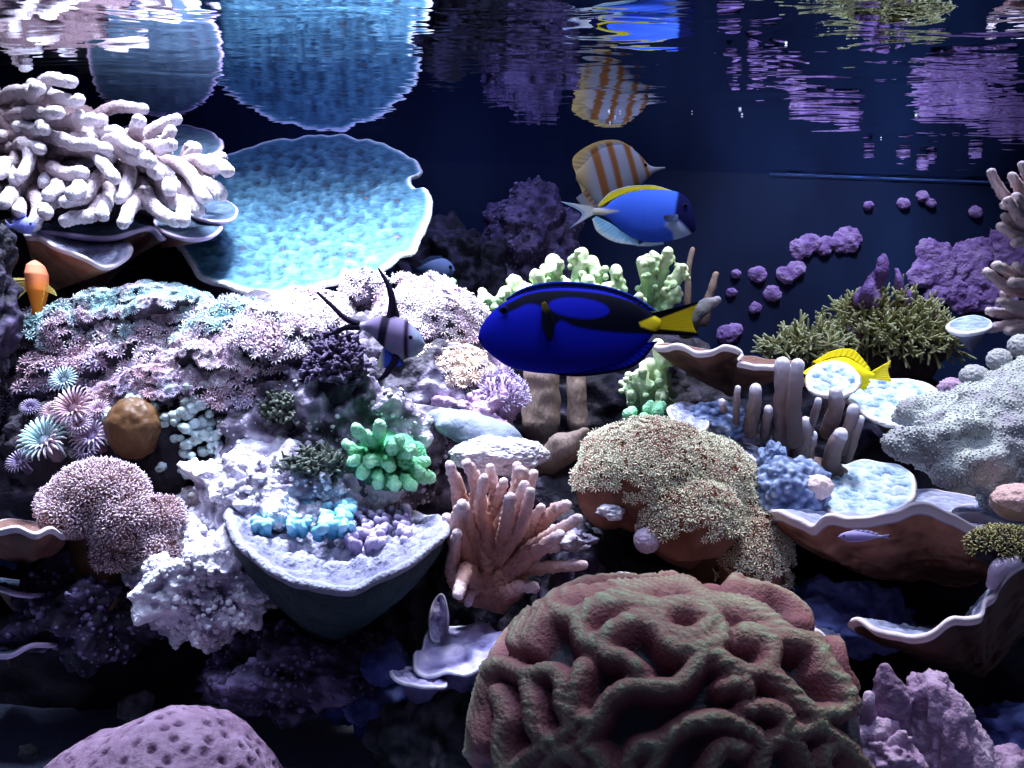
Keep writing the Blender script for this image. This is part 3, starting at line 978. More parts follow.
a_, b_ = plane2(137, 1.30, 290, 1.0)
TB = [(118, 205), (150, 222), (174, 238), (186, 255), (200, 272), (220, 281), (248, 288), (268, 291), (286, 292), (306, 291), (320, 284), (338, 278), (346, 270), (356, 274), (374, 275), (388, 266), (400, 256), (412, 250), (419, 236), (427, 222), (429, 205), (426, 190), (416, 188), (409, 181), (420, 172), (416, 162), (404, 154), (386, 145), (360, 138), (330, 135), (300, 137), (268, 142), (240, 150), (215, 158), (180, 165), (140, 180)]
rim = on_plane(TB, a_, b_)
cen = on_plane([(285, 215)], a_, b_)[0]
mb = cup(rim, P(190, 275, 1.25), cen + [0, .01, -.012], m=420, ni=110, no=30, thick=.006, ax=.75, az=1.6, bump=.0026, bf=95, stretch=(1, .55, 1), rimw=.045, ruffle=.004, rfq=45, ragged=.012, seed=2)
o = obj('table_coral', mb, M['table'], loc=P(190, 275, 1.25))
tag(o, 'huge pale blue table coral tilted under the water surface', 'coral')

a_, b_ = plane2(124, 1.24, 165, 1.08)
rim = on_plane([(88, 150), (110, 160), (150, 165), (190, 163), (212, 157), (222, 146), (214, 134), (192, 126), (160, 124), (125, 126), (98, 132)], a_, b_)
mb = cup(rim, P(110, 190, 1.2), rim.mean(0) + [0, 0, -.006], m=240, ni=40, thick=.004, ax=.8, az=1.5, bump=.0015, bf=70, rimw=.07, ruffle=.003, seed=3)
tag(obj('plate_coral', mb, M['brownplate'], loc=P(110, 190, 1.2)), 'dark teal plate coral with mauve rim just behind the finger coral', 'coral')
for k, (lab, pts, pl, base) in enumerate([
    ('brown plate lobe poking out beneath the fingers beside the table coral', [(160, 228), (185, 237), (208, 236), (221, 226), (214, 216), (198, 208), (172, 206), (155, 212)], (206, 1.08, 238, .96), (160, 245, 1.05)),
    ('darker brown plate lobe tucked behind the finger tips', [(190, 212), (212, 220), (232, 218), (236, 208), (226, 200), (208, 196), (190, 200)], (196, 1.12, 221, 1.0), (185, 222, 1.1)),
]):
    a_, b_ = plane2(*pl)
    rim = on_plane(pts, a_, b_)
    mb = cup(rim, P(*base), rim.mean(0) + [0, 0, -.004], m=160, ni=24, thick=.004, ax=.8, az=1.2, bump=.0012, bf=80, rimw=.05, seed=5 + k)
    tag(obj('plate_coral', mb, M['brownplate'], loc=P(*base)), lab, 'coral')


def rimcup(name, label, front, back, base, inner, mat, seed, cat='coral', **kw):
    rim = np.array([P(*p) for p in front] + [P(*p) for p in back])
    mb = cup(rim, P(*base), P(*inner), seed=seed, **kw)
    return tag(obj(name, mb, M[mat], loc=P(*base)), label, cat)


rimcup('cup_coral', 'brown scroll-edged cup coral above the orange fish', [(27, 234, .93), (41, 236, .92), (61, 247, .91), (85, 256, .91), (102, 265, .91), (118, 262, .92), (130, 252, .94)],
       [(126, 240, 1.0), (90, 232, 1.02), (50, 224, 1.0), (28, 226, .96)], (45, 290, 1.02), (75, 250, .97), 'orangecup', 9, thick=.004, ax=1.0, az=.8, m=200, ruffle=.002, rimw=.07)
rimcup('plate_coral', 'wide dark plate shelf roofing the cave under the fingers', [(20, 226, .98), (60, 232, .97), (110, 236, .97), (150, 226, .98), (166, 236, 1.0)],
       [(190, 225, 1.12), (150, 205, 1.16), (80, 200, 1.16), (20, 208, 1.1)], (90, 300, 1.18), (100, 214, 1.06), 'brownplate', 10, thick=.004, ax=.7, az=1.3, m=200, rimw=.05)

# ------------------------------------------------------------------ bubble coral
root = thing('bubble_coral', P(160, 490, .88), 'brown domed coral ringed by pale blue bubbles', 'coral')
mb = MB()
blob(mb, P(134, 428, .845), (.024, .02, .026), 5, lambda d: .06 * fbm(d * 3, 3), .5)
obj('dome', mb, M['brownflesh'], root)
mb = MB()
blob(mb, P(196, 428, .86), (.017, .016, .018), 5, lambda d: .08 * fbm(d * 3 + 4, 3), .6)
obj('dome', mb, M['brownflesh'], root)
mb = MB()
blob(mb, P(182, 440, .866), (.046, .022, .044), 5, lambda d: .2 * fbm(d * 2.5 + 8, 4), .3)
obj('base', mb, M['darkrock'], root)
g = R(31)
for k in range(97):
    if k < 16:
        a = math.radians(35 + 190 * g.random())
        x, y, d = 133 + 27 * math.cos(a), 424 - 26 * math.sin(a), .845 + .01 * g.random()
    else:
        x, y = 198 + 21 * g.normal(), 428 + 26 * g.normal()
        if x < 150:
            x = 155 + 10 * g.random()
        d = .838 + .006 * g.random() + .012 * ((x - 195) / 45) ** 2
        x = min(x, 246)
        y = min(max(y, 385), 485)
    r = .0028 + .0022 * g.random()
    b = blob(MB(), P(x, y, d), (r * 1.15, r, r), 3, lambda q: .25 * perlin(q * 1.5 + k), .35 + .5 * g.random())
    obj('bubble', b, M['bubble'], root)

# ------------------------------------------------------------------ dark algae bushes
def bush(label, c, r, seed, n, mat, length, rad, name='algae_bush', cat='algae', fork=2, inner=.15, up=.35):
    root = thing(name, np.asarray(c) - [0, 0, r[2]], label, cat)
    g = R(seed)
    b = blob(MB(), c, np.asarray(r) * .55, 4, lambda d: .25 * fbm(d * 2.2 + seed, 3), inner)
    obj('base', b, M[mat], root)
    mb = MB()
    for k in range(n):
        d = g.normal(size=3)
        d[2] = abs(d[2]) * 1.0 - .15
        d[1] = -abs(d[1]) if g.random() < .7 else d[1]
        d /= np.linalg.norm(d)
        p0 = c + d * np.asarray(r) * (.35 + .35 * g.random())
        for f in range(fork):
            dd = d + .55 * g.normal(size=3) + [0, 0, up]
            dd /= np.linalg.norm(dd)
            L = length * (.6 + .7 * g.random())
            p1 = p0 + dd * L * .55 + .15 * L * g.normal(size=3)
            p2 = p0 + dd * L + .2 * L * g.normal(size=3)
            r0 = rad * (.8 + .4 * g.random())
            tube(mb, [p0, p1, p2], [r0, r0 * .85, r0 * .5], k=6, n=7, t0=.1, t1=.75 + .3 * g.random())
            if fork > 1:
                sd_ = dd + .8 * g.normal(size=3)
                sd_ /= np.linalg.norm(sd_)
                tube(mb, [p1, p1 + sd_ * L * .35], [r0 * .75, r0 * .4], k=6, n=5, t0=.45, t1=.9)
    obj('twigs', mb, M[mat], root, stuff=True)
    return root


bush('dark purple bushy algae below the striped long-finned fish', P(337, 376, ground(337, 385) + .004), np.array([.030, .025, .046]), 41, 330, 'algae', .009, .0026)
bush('low dark green algae clump beside the purple bushy algae', P(290, 415, ground(290, 420) + .006), np.array([.032, .025, .028]), 42, 260, 'algaeG', .008, .0024)
bush('dark tufted algae on the lavender rock by the pale bowl coral', P(315, 470, ground(315, 474) + .006), np.array([.03, .02, .018]), 43, 160, 'algaeG', .009, .002)

# ------------------------------------------------------------------ pale bowl coral with blue knobs
front = [(228, 512, .77), (240, 540, .735), (262, 560, .71), (300, 578, .69), (345, 586, .685), (385, 572, .69), (420, 553, .71), (446, 530, .74)]
back = [(440, 516, .80), (415, 512, .83), (370, 505, .86), (320, 493, .88), (270, 488, .88), (238, 496, .83)]
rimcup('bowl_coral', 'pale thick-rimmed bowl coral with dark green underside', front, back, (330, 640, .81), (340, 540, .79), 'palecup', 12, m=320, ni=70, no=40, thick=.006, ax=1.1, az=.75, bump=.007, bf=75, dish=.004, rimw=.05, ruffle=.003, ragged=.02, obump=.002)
g = R(51)
root = thing('knob_coral', P(290, 530, .81), 'turquoise knobbly coral growing in the bowl of the pale coral', 'coral')
for k in range(80):
    x, y = 258 + 92 * g.random(), 492 + 38 * g.random()
    d = .84 - (y - 492) / 40 * .09
    r = .0026 + .0018 * g.random()
    b = tube(MB(), [P(x, y + 8, d), P(x + 1 * g.normal(), y + 2, d - .003), P(x + 4 * g.normal(), y - 2, d - .008)], [r, r * 1.2, r * .9], k=12, n=12, rough=.5, rf=260, t0=.1, t1=.7 + .3 * g.random())
    obj('knob', b, M['blueAcro'], root)
g = R(52)
root = thing('knob_coral', P(370, 540, .79), 'grey-lilac stubby coral filling the far side of the bowl', 'coral')
for k in range(70):
    x, y = 345 + 62 * g.random(), 508 + 36 * g.random()
    d = .83 - (y - 508) / 36 * .08
    r = .0026 + .0016 * g.random()
    b = tube(MB(), [P(x, y + 8, d), P(x + 1 * g.normal(), y + 2, d - .003), P(x + 4 * g.normal(), y - 2, d - .008)], [r, r * 1.1, r * .8], k=12, n=12, rough=.5, rf=260, t0=.2, t1=.5 + .3 * g.random())
    obj('knob', b, M['lilac'], root)

# ------------------------------------------------------------------ mint leather coral
root = thing('leather_coral', P(390, 495, .84), 'bright mint green knobbly leather coral on the rubble', 'coral')
mb = MB()
blob(mb, P(388, 462, .832), (.034, .020, .024), 4, lambda d: .2 * fbm(d * 2 + 2, 3), .2)
obj('base', mb, M['mint'], root)
g = R(61)
for k, (x0, y0, x1, y1, r) in enumerate([(375, 450, 356, 428, 5.5), (365, 455, 346, 444, 5), (378, 445, 380, 424, 5.5), (375, 448, 368, 434, 5), (385, 455, 400, 440, 5.5), (395, 460, 412, 450, 6), (400, 465, 425, 462, 6), (405, 470, 430, 478, 6), (398, 472, 412, 486, 6), (388, 470, 395, 486, 6), (378, 468, 378, 484, 6), (368, 462, 362, 474, 6), (362, 455, 352, 462, 5.5), (385, 460, 390, 466, 7), (374, 458, 370, 462, 7), (402, 458, 406, 466, 6), (396, 450, 392, 446, 6), (412, 466, 420, 471, 6)]):
    d = .81
    mb = tube(MB(), [P(x0, y0, d + .01), P((x0 + x1) / 2, (y0 + y1) / 2, d - .006), P(x1, y1, d - .014 + .008 * g.normal())], np.array([r * .9, r * 1.1, r * 1.0]) * .00082, k=18, n=20, rough=.5, rf=190, t0=.2, t1=.85 + .15 * g.random(), seed=k)
    obj('branch', mb, M['mint'], root)

# ------------------------------------------------------------------ pale slab with crusted front
root = thing('slab_coral', P(495, 475, .86), 'pale grey slab coral with a white pitted front end', 'coral')
mb = MB()
tube(mb, [P(440, 408, .87), P(462, 424, .855), P(500, 446, .84)], [.011, .022, .02], k=24, n=30, rough=.12, rf=60, t0=.55, t1=.6)
v, q, t, a = mb.arrays()
cz = P(470, 428, .85)
v = cz + (v - cz) * np.array([1, 1, .62])
v = v + (v - cz) * (.10 * fbm(v * 70, 3))[:, None]
obj('slab', (v, q, t, np.clip(.5 + .3 * fbm(v * 60, 3), 0, 1)), M['greyslab'], root)
d, t = ico(6)
v = d * np.array([.040, .026, .0165])
v = v * (1 + .10 * fbm(d * 2.5, 3) + .05 * fbm(d * 14, 2))[:, None] + P(498, 455, .83)
obj('crust', (v, np.zeros((0, 4), np.int64), t, np.clip(.62 + .3 * fbm(d * 16, 2), 0.3, 1)), M['paleRock'], root)

# ------------------------------------------------------------------ pink branching coral
BR = [
    [(468, 545), (460, 500), (457, 484), (450, 466)], [(472, 540), (477, 500), (475, 480), (466, 464)], [(485, 540), (494, 505), (493, 489), (490, 468)],
    [(488, 545), (497, 510), (500, 498), (503, 482)], [(462, 595), (453, 570), (454, 552), (457, 533)], [(465, 570), (455, 540), (451, 530), (447, 518)],
    [(470, 560), (468, 534), (466, 520), (465, 508)], [(495, 560), (510, 520), (514, 500), (517, 466)], [(500, 560), (520, 515), (525, 500), (533, 475)],
    [(505, 570), (522, 545), (530, 528), (541, 507)], [(505, 575), (525, 553), (550, 535), (578, 519)], [(510, 578), (528, 558), (545, 545), (560, 534)],
    [(500, 585), (520, 570), (545, 568), (583, 565)], [(480, 550), (482, 520), (483, 505), (480, 490)], [(500, 555), (506, 530), (508, 515), (510, 498)],
    [(478, 585), (466, 570), (462, 580), (458, 594)], [(500, 590), (512, 590), (522, 586), (535, 588)], [(495, 550), (503, 520), (522, 480), (520, 470)],
    [(488, 570), (478, 545), (470, 520), (472, 505)], [(492, 560), (486, 530), (480, 505), (484, 478)], [(500, 565), (512, 540), (524, 520), (530, 492)], [(472, 570), (462, 548), (458, 520), (462, 505)], [(498, 575), (520, 562), (540, 548), (556, 548)], [(490, 590), (478, 588), (470, 592), (468, 602)], [(495, 560), (510, 535), (516, 510), (524, 486)], [(505, 560), (535, 530), (552, 512), (566, 505)],
]
root = thing('branching_coral', P(485, 605, .82), 'dusty pink stubby branching coral between the bowl and flowerpot corals', 'coral')
mb = MB()
blob(mb, P(490, 580, .80), (.03, .022, .024), 4, lambda d: .2 * fbm(d * 2, 3), .1)
obj('base', mb, M['pinkbranch'], root)
g = R(71)
for k, br in enumerate(BR):
    n = len(br)
    dd = .03 * g.normal()
    pts = [P(x, y, .785 - (.03 - dd) * i / (n - 1)) for i, (x, y) in enumerate(br)]
    r0 = .0050 + .001 * g.random()
    mb = tube(MB(), pts, np.linspace(r0 * 1.3, r0 * .72, n), k=16, n=44, rough=.36, rf=300, t0=.1, t1=1.0, wob=.001, seed=k)
    obj('branch', mb, M['pinkbranch'], root)

# ------------------------------------------------------------------ flowerpot coral
root = thing('flowerpot_coral', P(690, 600, .86), 'large dome of cream-green flowerpot coral with fine fringed polyps', 'coral')
mb = MB()
for (c, r) in [((648, 476, .83), (.058, .05, .046)), ((696, 502, .84), (.053, .05, .056)), ((750, 562, .82), (.030, .04, .046)), ((690, 522, .79), (.040, .026, .032)), ((608, 488, .82), (.026, .03, .034)), ((655, 500, .80), (.030, .02, .012))]:
    blob(mb, P(*c), r, 4, lambda d: .08 * fbm(d * 2.2 + c[0], 3))
pot = displace(fuse(mb, .0028), lambda v, n: .0025 * fbm(v * 50, 2))
v, q, t, a = pot
obj('body', (v, q, t, np.clip(.4 + .5 * perlin(v * 40), 0, 1)), M['potbase'], root)
mb = MB()
tube(mb, [P(720, 560, .84), P(715, 600, .85), P(710, 650, .86)], [.035, .03, .036], k=20, n=16, rough=.2, rf=40, t0=.1, t1=.0)
obj('stalk', mb, M['brownflesh'], root)


def keep(p, n):
    px = 512 + p[:, 0] / p[:, 1] * F
    py = 384 - p[:, 2] / p[:, 1] * F
    bare = (n[:, 2] < -.12) | ((px < 622) & (py > 488) & (n[:, 2] < .45))
    return (n[:, 1] < .55) & ~bare


ps, ns = scatter(pot, 6000, .0034, 77, keep)
mb = MB()
stamp(mb, FLOWER, ps + ns * .0022, ns, .0040, 78, lean=.35, tshift=.16 * fbm(ps * 35, 2))
obj('polyps', mb, M['potpolyp'], root, stuff=True)
d, t = ico(5)
v = d * np.array([.0105, .0105, .0105]) * (1 + .05 * fbm(d * 5, 2))[:, None] + P(647, 540, .78)
tag(obj('ball_sponge', (v, np.zeros((0, 4), np.int64), t, .5 + .4 * fbm(d * 6, 2)), M['ball']), 'small pale lilac ball under the flowerpot coral', 'sponge')

# ------------------------------------------------------------------ the big brain coral
RIDGE = [
    [(135, 178), (160, 122), (220, 76), (290, 42), (360, 30), (420, 50)], [(160, 175), (175, 150), (215, 100), (245, 105), (288, 118)],
    [(288, 118), (290, 150), (312, 182), (345, 165), (390, 135), (440, 118), (485, 145)], [(288, 118), (330, 86), (390, 70), (450, 85), (490, 100), (492, 140), (540, 162), (590, 150), (610, 112), (560, 86), (500, 92)],
    [(345, 180), (355, 205), (400, 215), (440, 248)], [(600, 190), (570, 240), (530, 280), (470, 286), (410, 284), (360, 320), (330, 372), (300, 425), (330, 445), (355, 490)],
    [(300, 232), (280, 290), (278, 350), (325, 372)], [(50, 252), (100, 232), (160, 256), (220, 245), (246, 270), (250, 330), (268, 382), (222, 420), (182, 385), (170, 300), (160, 258)],
    [(50, 252), (42, 340), (28, 440)], [(420, 50), (500, 36), (560, 46), (610, 80), (680, 86), (740, 112), (800, 162), (870, 182), (892, 232)],
    [(600, 190), (650, 226), (700, 250), (752, 240), (764, 190), (740, 160), (690, 150)], [(752, 250), (800, 290), (850, 340), (900, 350), (952, 330), (925, 270), (890, 235)],
    [(560, 372), (640, 364), (700, 390), (740, 430), (725, 500)], [(740, 430), (800, 400), (870, 382), (852, 340)], [(650, 284), (690, 272), (700, 292)],
    [(460, 500), (500, 420), (560, 372)], [(870, 382), (940, 430), (995, 500)], [(600, 500), (640, 432), (690, 436)], [(800, 400), (830, 450), (850, 500)], [(610, 112), (640, 160), (600, 190)],
    [(485, 145), (520, 190), (600, 190)], [(120, 500), (150, 470), (222, 420)], [(400, 500), (430, 440), (500, 420)], [(92, 300), (108, 350), (98, 420), (110, 490)], [(215, 480), (250, 440), (300, 470)], [(700, 340), (745, 335), (790, 352), (800, 400)], [(900, 430), (880, 470), (900, 510)],
]
d, t = ico(7)
c = P(672, 752, .655)
rad = np.array([.128, .105, .112])
# a rounded boxy dome
sq = (np.abs(d) ** 2.6).sum(1) ** (-1 / 2.6)
v = d * sq[:, None] * rad
v = v * (1 + .05 * fbm(d * 1.7 + 4, 3))[:, None] + c
u2 = 512 + v[:, 0] / v[:, 1] * F
w2 = 384 - v[:, 2] / v[:, 1] * F
best = np.full(len(v), 1e9)
arc = np.zeros(len(v))
off = 0.0
pts2 = np.stack([u2, w2], 1)
for line in RIDGE:
    L = catmull(np.array(line, float) / 2.438 + [460, 570], len(line) * 5)
    for i in range(len(L) - 1):
        a, b = L[i], L[i + 1]
        ab = b - a
        ln = np.linalg.norm(ab)
        s = np.clip(((pts2 - a) @ ab) / (ln * ln), 0, 1)
        dist = np.linalg.norm(pts2 - a - s[:, None] * ab, axis=1)
        m = dist < best
        best[m] = dist[m]
        arc[m] = off + s[m] * ln
        off += ln
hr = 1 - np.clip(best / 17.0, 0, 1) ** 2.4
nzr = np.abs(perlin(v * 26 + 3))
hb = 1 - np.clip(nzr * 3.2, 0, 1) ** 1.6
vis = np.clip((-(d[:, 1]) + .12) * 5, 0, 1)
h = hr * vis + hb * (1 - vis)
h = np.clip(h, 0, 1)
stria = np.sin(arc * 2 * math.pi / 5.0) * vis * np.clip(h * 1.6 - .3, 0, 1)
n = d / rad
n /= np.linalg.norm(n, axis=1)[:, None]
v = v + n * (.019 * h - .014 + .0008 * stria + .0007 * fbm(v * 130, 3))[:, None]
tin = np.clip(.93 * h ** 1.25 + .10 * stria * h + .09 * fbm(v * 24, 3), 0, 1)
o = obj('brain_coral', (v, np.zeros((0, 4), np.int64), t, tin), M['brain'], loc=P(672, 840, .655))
tag(o, 'huge maroon and green brain coral with thick winding folds', 'coral')

# ------------------------------------------------------------------ pink porous coral, lower left
d, t = ico(7)
c = P(147, 822, .66)
v0 = d * np.array([.090, .085, .060])
pts_, _n = scatter((v0, np.zeros((0, 4), np.int64), t, None), 420, .0085, 81)
from mathutils import kdtree
kd = kdtree.KDTree(len(pts_))
for i, p_ in enumerate(pts_):
    kd.insert(p_, i)
kd.balance()
dist = np.array([kd.find(x)[2] for x in v0])
hole = np.clip(1 - dist / .0034, 0, 1) ** .55
hole *= (perlin(v0 * 60 + 4) > -.6)
s = 1 + .07 * fbm(d * 1.8 + 1, 3) + .05 * d[:, 0]
v = v0 * s[:, None] + c
nn = d / np.array([.090, .085, .060])
nn /= np.linalg.norm(nn, axis=1)[:, None]
v = v + nn * (-.0036 * hole + .0009 * fbm(v * 140, 3))[:, None]
v[:, 2] += .014 * np.clip(1 - ((v[:, 0] - P(200, 0, .66)[0]) / .06) ** 2, 0, 1) * np.clip(d[:, 2], 0, 1)
tag(obj('porous_coral', (v, np.zeros((0, 4), np.int64), t, np.clip(.68 - .62 * hole + .2 * fbm(v * 40, 3), 0, 1)), M['porous'], loc=P(165, 850, .66)),
    'low pink coral mound riddled with small dark holes on the sand', 'coral')

# ------------------------------------------------------------------ left side cups and ledges
rimcup('cup_coral', 'brown cup coral with white lip beside the large pompom coral', [(-20, 530, .74), (0, 527, .73), (18, 524, .725), (36, 530, .72), (54, 527, .74), (66, 534, .77)], [(60, 530, .82), (20, 520, .83), (-20, 522, .8)], (30, 562, .82), (25, 536, .79), 'scroll', 15, m=160, thick=.004, ax=1.2, az=.7, ruffle=.003, rimw=.08)
rimcup('plate_coral', 'upper pale mauve plate edge above the dark hollow', [(-20, 580, .77), (0, 586, .76), (20, 592, .755), (45, 593, .77)], [(52, 586, .84), (20, 580, .86), (-20, 576, .85)], (30, 630, .88), (20, 588, .82), 'brownplate', 16, m=140, thick=.004, ax=.8, az=1.3, rimw=.14)
rimcup('plate_coral', 'lower pale mauve plate edge beneath the dark hollow', [(-20, 650, .76), (0, 654, .75), (14, 652, .745), (32, 643, .75), (55, 642, .77)], [(58, 634, .84), (20, 634, .86), (-20, 640, .85)], (10, 664, .92), (20, 645, .82), 'brownplate', 17, m=140, thick=.004, ax=.6, az=1.5, rimw=.16)

# ------------------------------------------------------------------ violet leafy plates by the brain coral
rimcup('leaf_coral', 'crinkled violet-white leafy coral between the bowl and brain corals', [(415, 662, .73), (432, 672, .715), (452, 673, .71), (478, 668, .70), (500, 656, .71), (514, 646, .73)], [(508, 632, .78), (486, 624, .80), (460, 620, .81), (440, 624, .80), (424, 640, .77)], (455, 720, .78), (462, 642, .755), 'lilacleaf', 18, m=220, thick=.003, ax=.8, az=1.1, ruffle=.012, rfq=38, bump=.002, bf=70, ragged=.05, rimw=.05)
rimcup('leaf_coral', 'smaller violet leaf flap hanging below the crinkled leafy coral', [(392, 673, .72), (408, 682, .705), (428, 688, .70), (446, 687, .705)], [(440, 676, .74), (420, 670, .76), (402, 668, .75)], (420, 720, .77), (420, 676, .73), 'lilacleaf', 19, m=140, thick=.003, ax=.8, az=1.1, ruffle=.005, rfq=40)
rimcup('leaf_coral', 'upright violet-white blade behind the crinkled leafy coral', [(430, 634, .77), (437, 640, .765), (446, 634, .77)], [(447, 612, .785), (444, 596, .79), (438, 594, .795), (432, 606, .79)], (440, 640, .81), (440, 616, .785), 'lilacleaf', 20, m=120, thick=.003, ax=.8, az=1.0, ruffle=.004)
mb = MB()
blob(mb, P(382, 668, .75), (.016, .014, .013), 4, lambda d: .15 * fbm(d * 3, 3), .5)
tag(obj('sponge_lump', mb, M['bluerock']), 'round dim blue lump left of the violet leaf flap', 'sponge')

# ------------------------------------------------------------------ right side: shelf coral
front = [(772, 508, .80), (784, 511, .775), (800, 518, .765), (814, 524, .76), (827, 514, .755), (848, 515, .75), (872, 514, .745), (897, 509, .74), (917, 502, .735), (930, 503, .735), (950, 512, .735), (970, 523, .735), (1003, 529, .735), (1035, 536, .74)]
back = [(1050, 520, .86), (1000, 505, .90), (940, 490, .93), (860, 488, .93), (800, 492, .90), (776, 498, .86)]
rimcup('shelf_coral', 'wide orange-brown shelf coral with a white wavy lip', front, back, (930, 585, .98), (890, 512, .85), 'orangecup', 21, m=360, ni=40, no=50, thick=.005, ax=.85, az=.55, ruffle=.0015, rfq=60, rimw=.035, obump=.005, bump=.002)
rimcup('shelf_coral', 'second pinkish shelf lip tucked behind the wide one', [(955, 512, .79), (975, 512, .78), (1000, 520, .775), (1030, 532, .775)], [(1040, 516, .86), (1000, 506, .88), (965, 504, .86)], (1010, 580, .86), (1000, 514, .82), 'orangecup', 22, m=140, thick=.005, ax=1.2, az=.7, rimw=.1)
a_, b_ = plane2(459, .93, 515, .79)
rim = on_plane([(809, 488), (816, 476), (821, 467), (832, 462), (846, 464), (862, 458), (880, 462), (900, 464), (912, 474), (914, 490), (905, 504), (880, 513), (846, 515), (824, 506)], a_, b_)
mb = cup(rim, P(865, 540, .90), rim.mean(0) + [0, 0, -.004], m=280, ni=60, thick=.005, ax=.8, az=1.3, bump=.0032, bf=110, stretch=(1, .6, 1), rimw=.05, ruffle=.002, ragged=.02, seed=23)
tag(obj('plate_coral', mb, M['bluePlate'], loc=P(865, 540, .90)), 'sunlit rippled white-blue plate coral resting inside the orange shelf', 'coral')
mb = MB()
blob(mb, P(818, 487, .80), (.012, .01, .010), 4, lambda d: .12 * fbm(d * 3, 3), .8)
tag(obj('sponge_lump', mb, M['peach']), 'pale pink rounded lump at the edge of the rippled white-blue plate', 'sponge')
# blue ruffled crusts
for k, (lab, c, r) in enumerate([('blue crusty coral strip between flowerpot coral and tube clump', (790, 490, .82), (.030, .03, .026)), ('blue pebbly coral behind the top of the flowerpot coral', (715, 422, .90), (.030, .03, .018)), ('small blue knob coral at the foot of the tube clump', (773, 462, .83), (.012, .012, .016))]):
    root = thing('crust_coral', P(c[0], c[1] + 30, c[2]), lab, 'coral')
    d, t = ico(6)
    b = d * np.array(r)
    w = worley(b * 150 + k)
    v = b * (1 + .2 * fbm(d * 2 + k, 3))[:, None] + P(*c) + d * (.003 * (0.6 - w))[:, None]
    o = obj('body', (v, np.zeros((0, 4), np.int64), t, np.clip(1.05 - w * 1.1, 0, 1)), M['crustblue'] if 'crustblue' in M else M['bluerock'], root)
rimcup('cup_coral', 'brown curled cup coral leaning on the blue pebbly coral', [(670, 408, .87), (674, 418, .85), (684, 428, .84), (700, 430, .845), (708, 424, .86)], [(706, 412, .90), (694, 404, .92), (680, 402, .91)], (692, 450, .90), (690, 414, .88), 'orangecup', 25, m=140, thick=.004, ax=1.2, az=.7, rimw=.05)
rimcup('plate_coral', 'pinkish brown plate edge showing above the flowerpot coral', [(722, 447, .86), (738, 449, .845), (752, 456, .84), (764, 468, .84), (768, 478, .845)], [(772, 462, .89), (756, 446, .91), (736, 442, .91)], (750, 500, .90), (750, 456, .87), 'orangecup', 26, m=140, thick=.005, ax=1.1, az=.8, rimw=.12)

# lower right cup rims
front = [(852, 622, .72), (860, 617, .705), (878, 627, .69), (903, 634, .68), (930, 630, .675), (948, 618, .675), (965, 617, .68), (980, 612, .685), (984, 598, .69), (994, 592, .69), (1000, 578, .70), (1016, 562, .70), (1040, 556, .71)]
back = [(1050, 590, .82), (1000, 612, .84), (930, 625, .84), (880, 622, .80)]
rimcup('cup_coral', 'cup coral with shade-darkened brown wall and a ruffled blue-white lip below the wide shelf', front, back, (985, 672, .86), (950, 632, .78), 'shadecup', 27, m=300, ni=30, no=40, thick=.005, ax=.8, az=.7, ruffle=.002, rfq=70, rimw=.05, obump=.004)
rimcup('cup_coral', 'thin tan lipped cup coral behind the brain coral shoulder', [(768, 612, .76), (783, 627, .745), (805, 633, .735), (818, 629, .735), (834, 642, .74)], [(838, 630, .80), (810, 612, .83), (780, 600, .82)], (810, 660, .84), (806, 622, .785), 'shadecup', 28, m=160, thick=.005, ax=.8, az=.8, rimw=.09)

# ------------------------------------------------------------------ plates, tubes and leather coral on the right
a_, b_ = plane2(380, 1.06, 428, .90)
rim = on_plane([(838, 390), (852, 384), (868, 380), (890, 379), (912, 380), (936, 388), (952, 400), (944, 410), (930, 418), (912, 429), (896, 424), (880, 420), (864, 411), (852, 402)], a_, b_)
mb = cup(rim, P(905, 455, 1.02), rim.mean(0) + [0, 0, -.002], m=280, ni=60, thick=.005, ax=.8, az=1.3, bump=.003, bf=110, stretch=(1, .6, 1), rimw=.05, ruffle=.002, ragged=.02, seed=29)
tag(obj('plate_coral', mb, M['bluePlate'], loc=P(905, 455, 1.02)), 'white-topped plate coral under the tail of the yellow fish', 'coral')
a_, b_ = plane2(361, 1.0, 394, .92)
rim = on_plane([(808, 378), (814, 366), (830, 361), (846, 363), (858, 374), (856, 386), (842, 394), (822, 393), (811, 388)], a_, b_)
mb = cup(rim, P(832, 430, .98), rim.mean(0) + [0, 0, -.004], m=180, ni=40, thick=.005, ax=.8, az=1.2, bump=.0025, bf=120, stretch=(1, .6, 1), rimw=.16, seed=30)
tag(obj('plate_coral', mb, M['bluePlate'], loc=P(832, 430, .98)), 'small round white-rimmed plate coral in front of the yellow fish', 'coral')

rimcup('scroll_coral', 'long brown scroll coral lip behind the tail of the royal blue fish', [(655, 345, .92), (668, 345, .90), (682, 343, .885), (697, 351, .88), (712, 350, .875), (726, 345, .875), (742, 351, .87), (738, 360, .865), (757, 364, .87), (784, 366, .88)], [(800, 362, .97), (760, 357, .97), (710, 349, .97), (665, 343, .97)], (730, 392, 1.03), (725, 362, .94), 'scroll', 31, m=260, no=36, thick=.005, ax=.8, az=.7, ruffle=.002, rfq=60, rimw=.04, obump=.003)

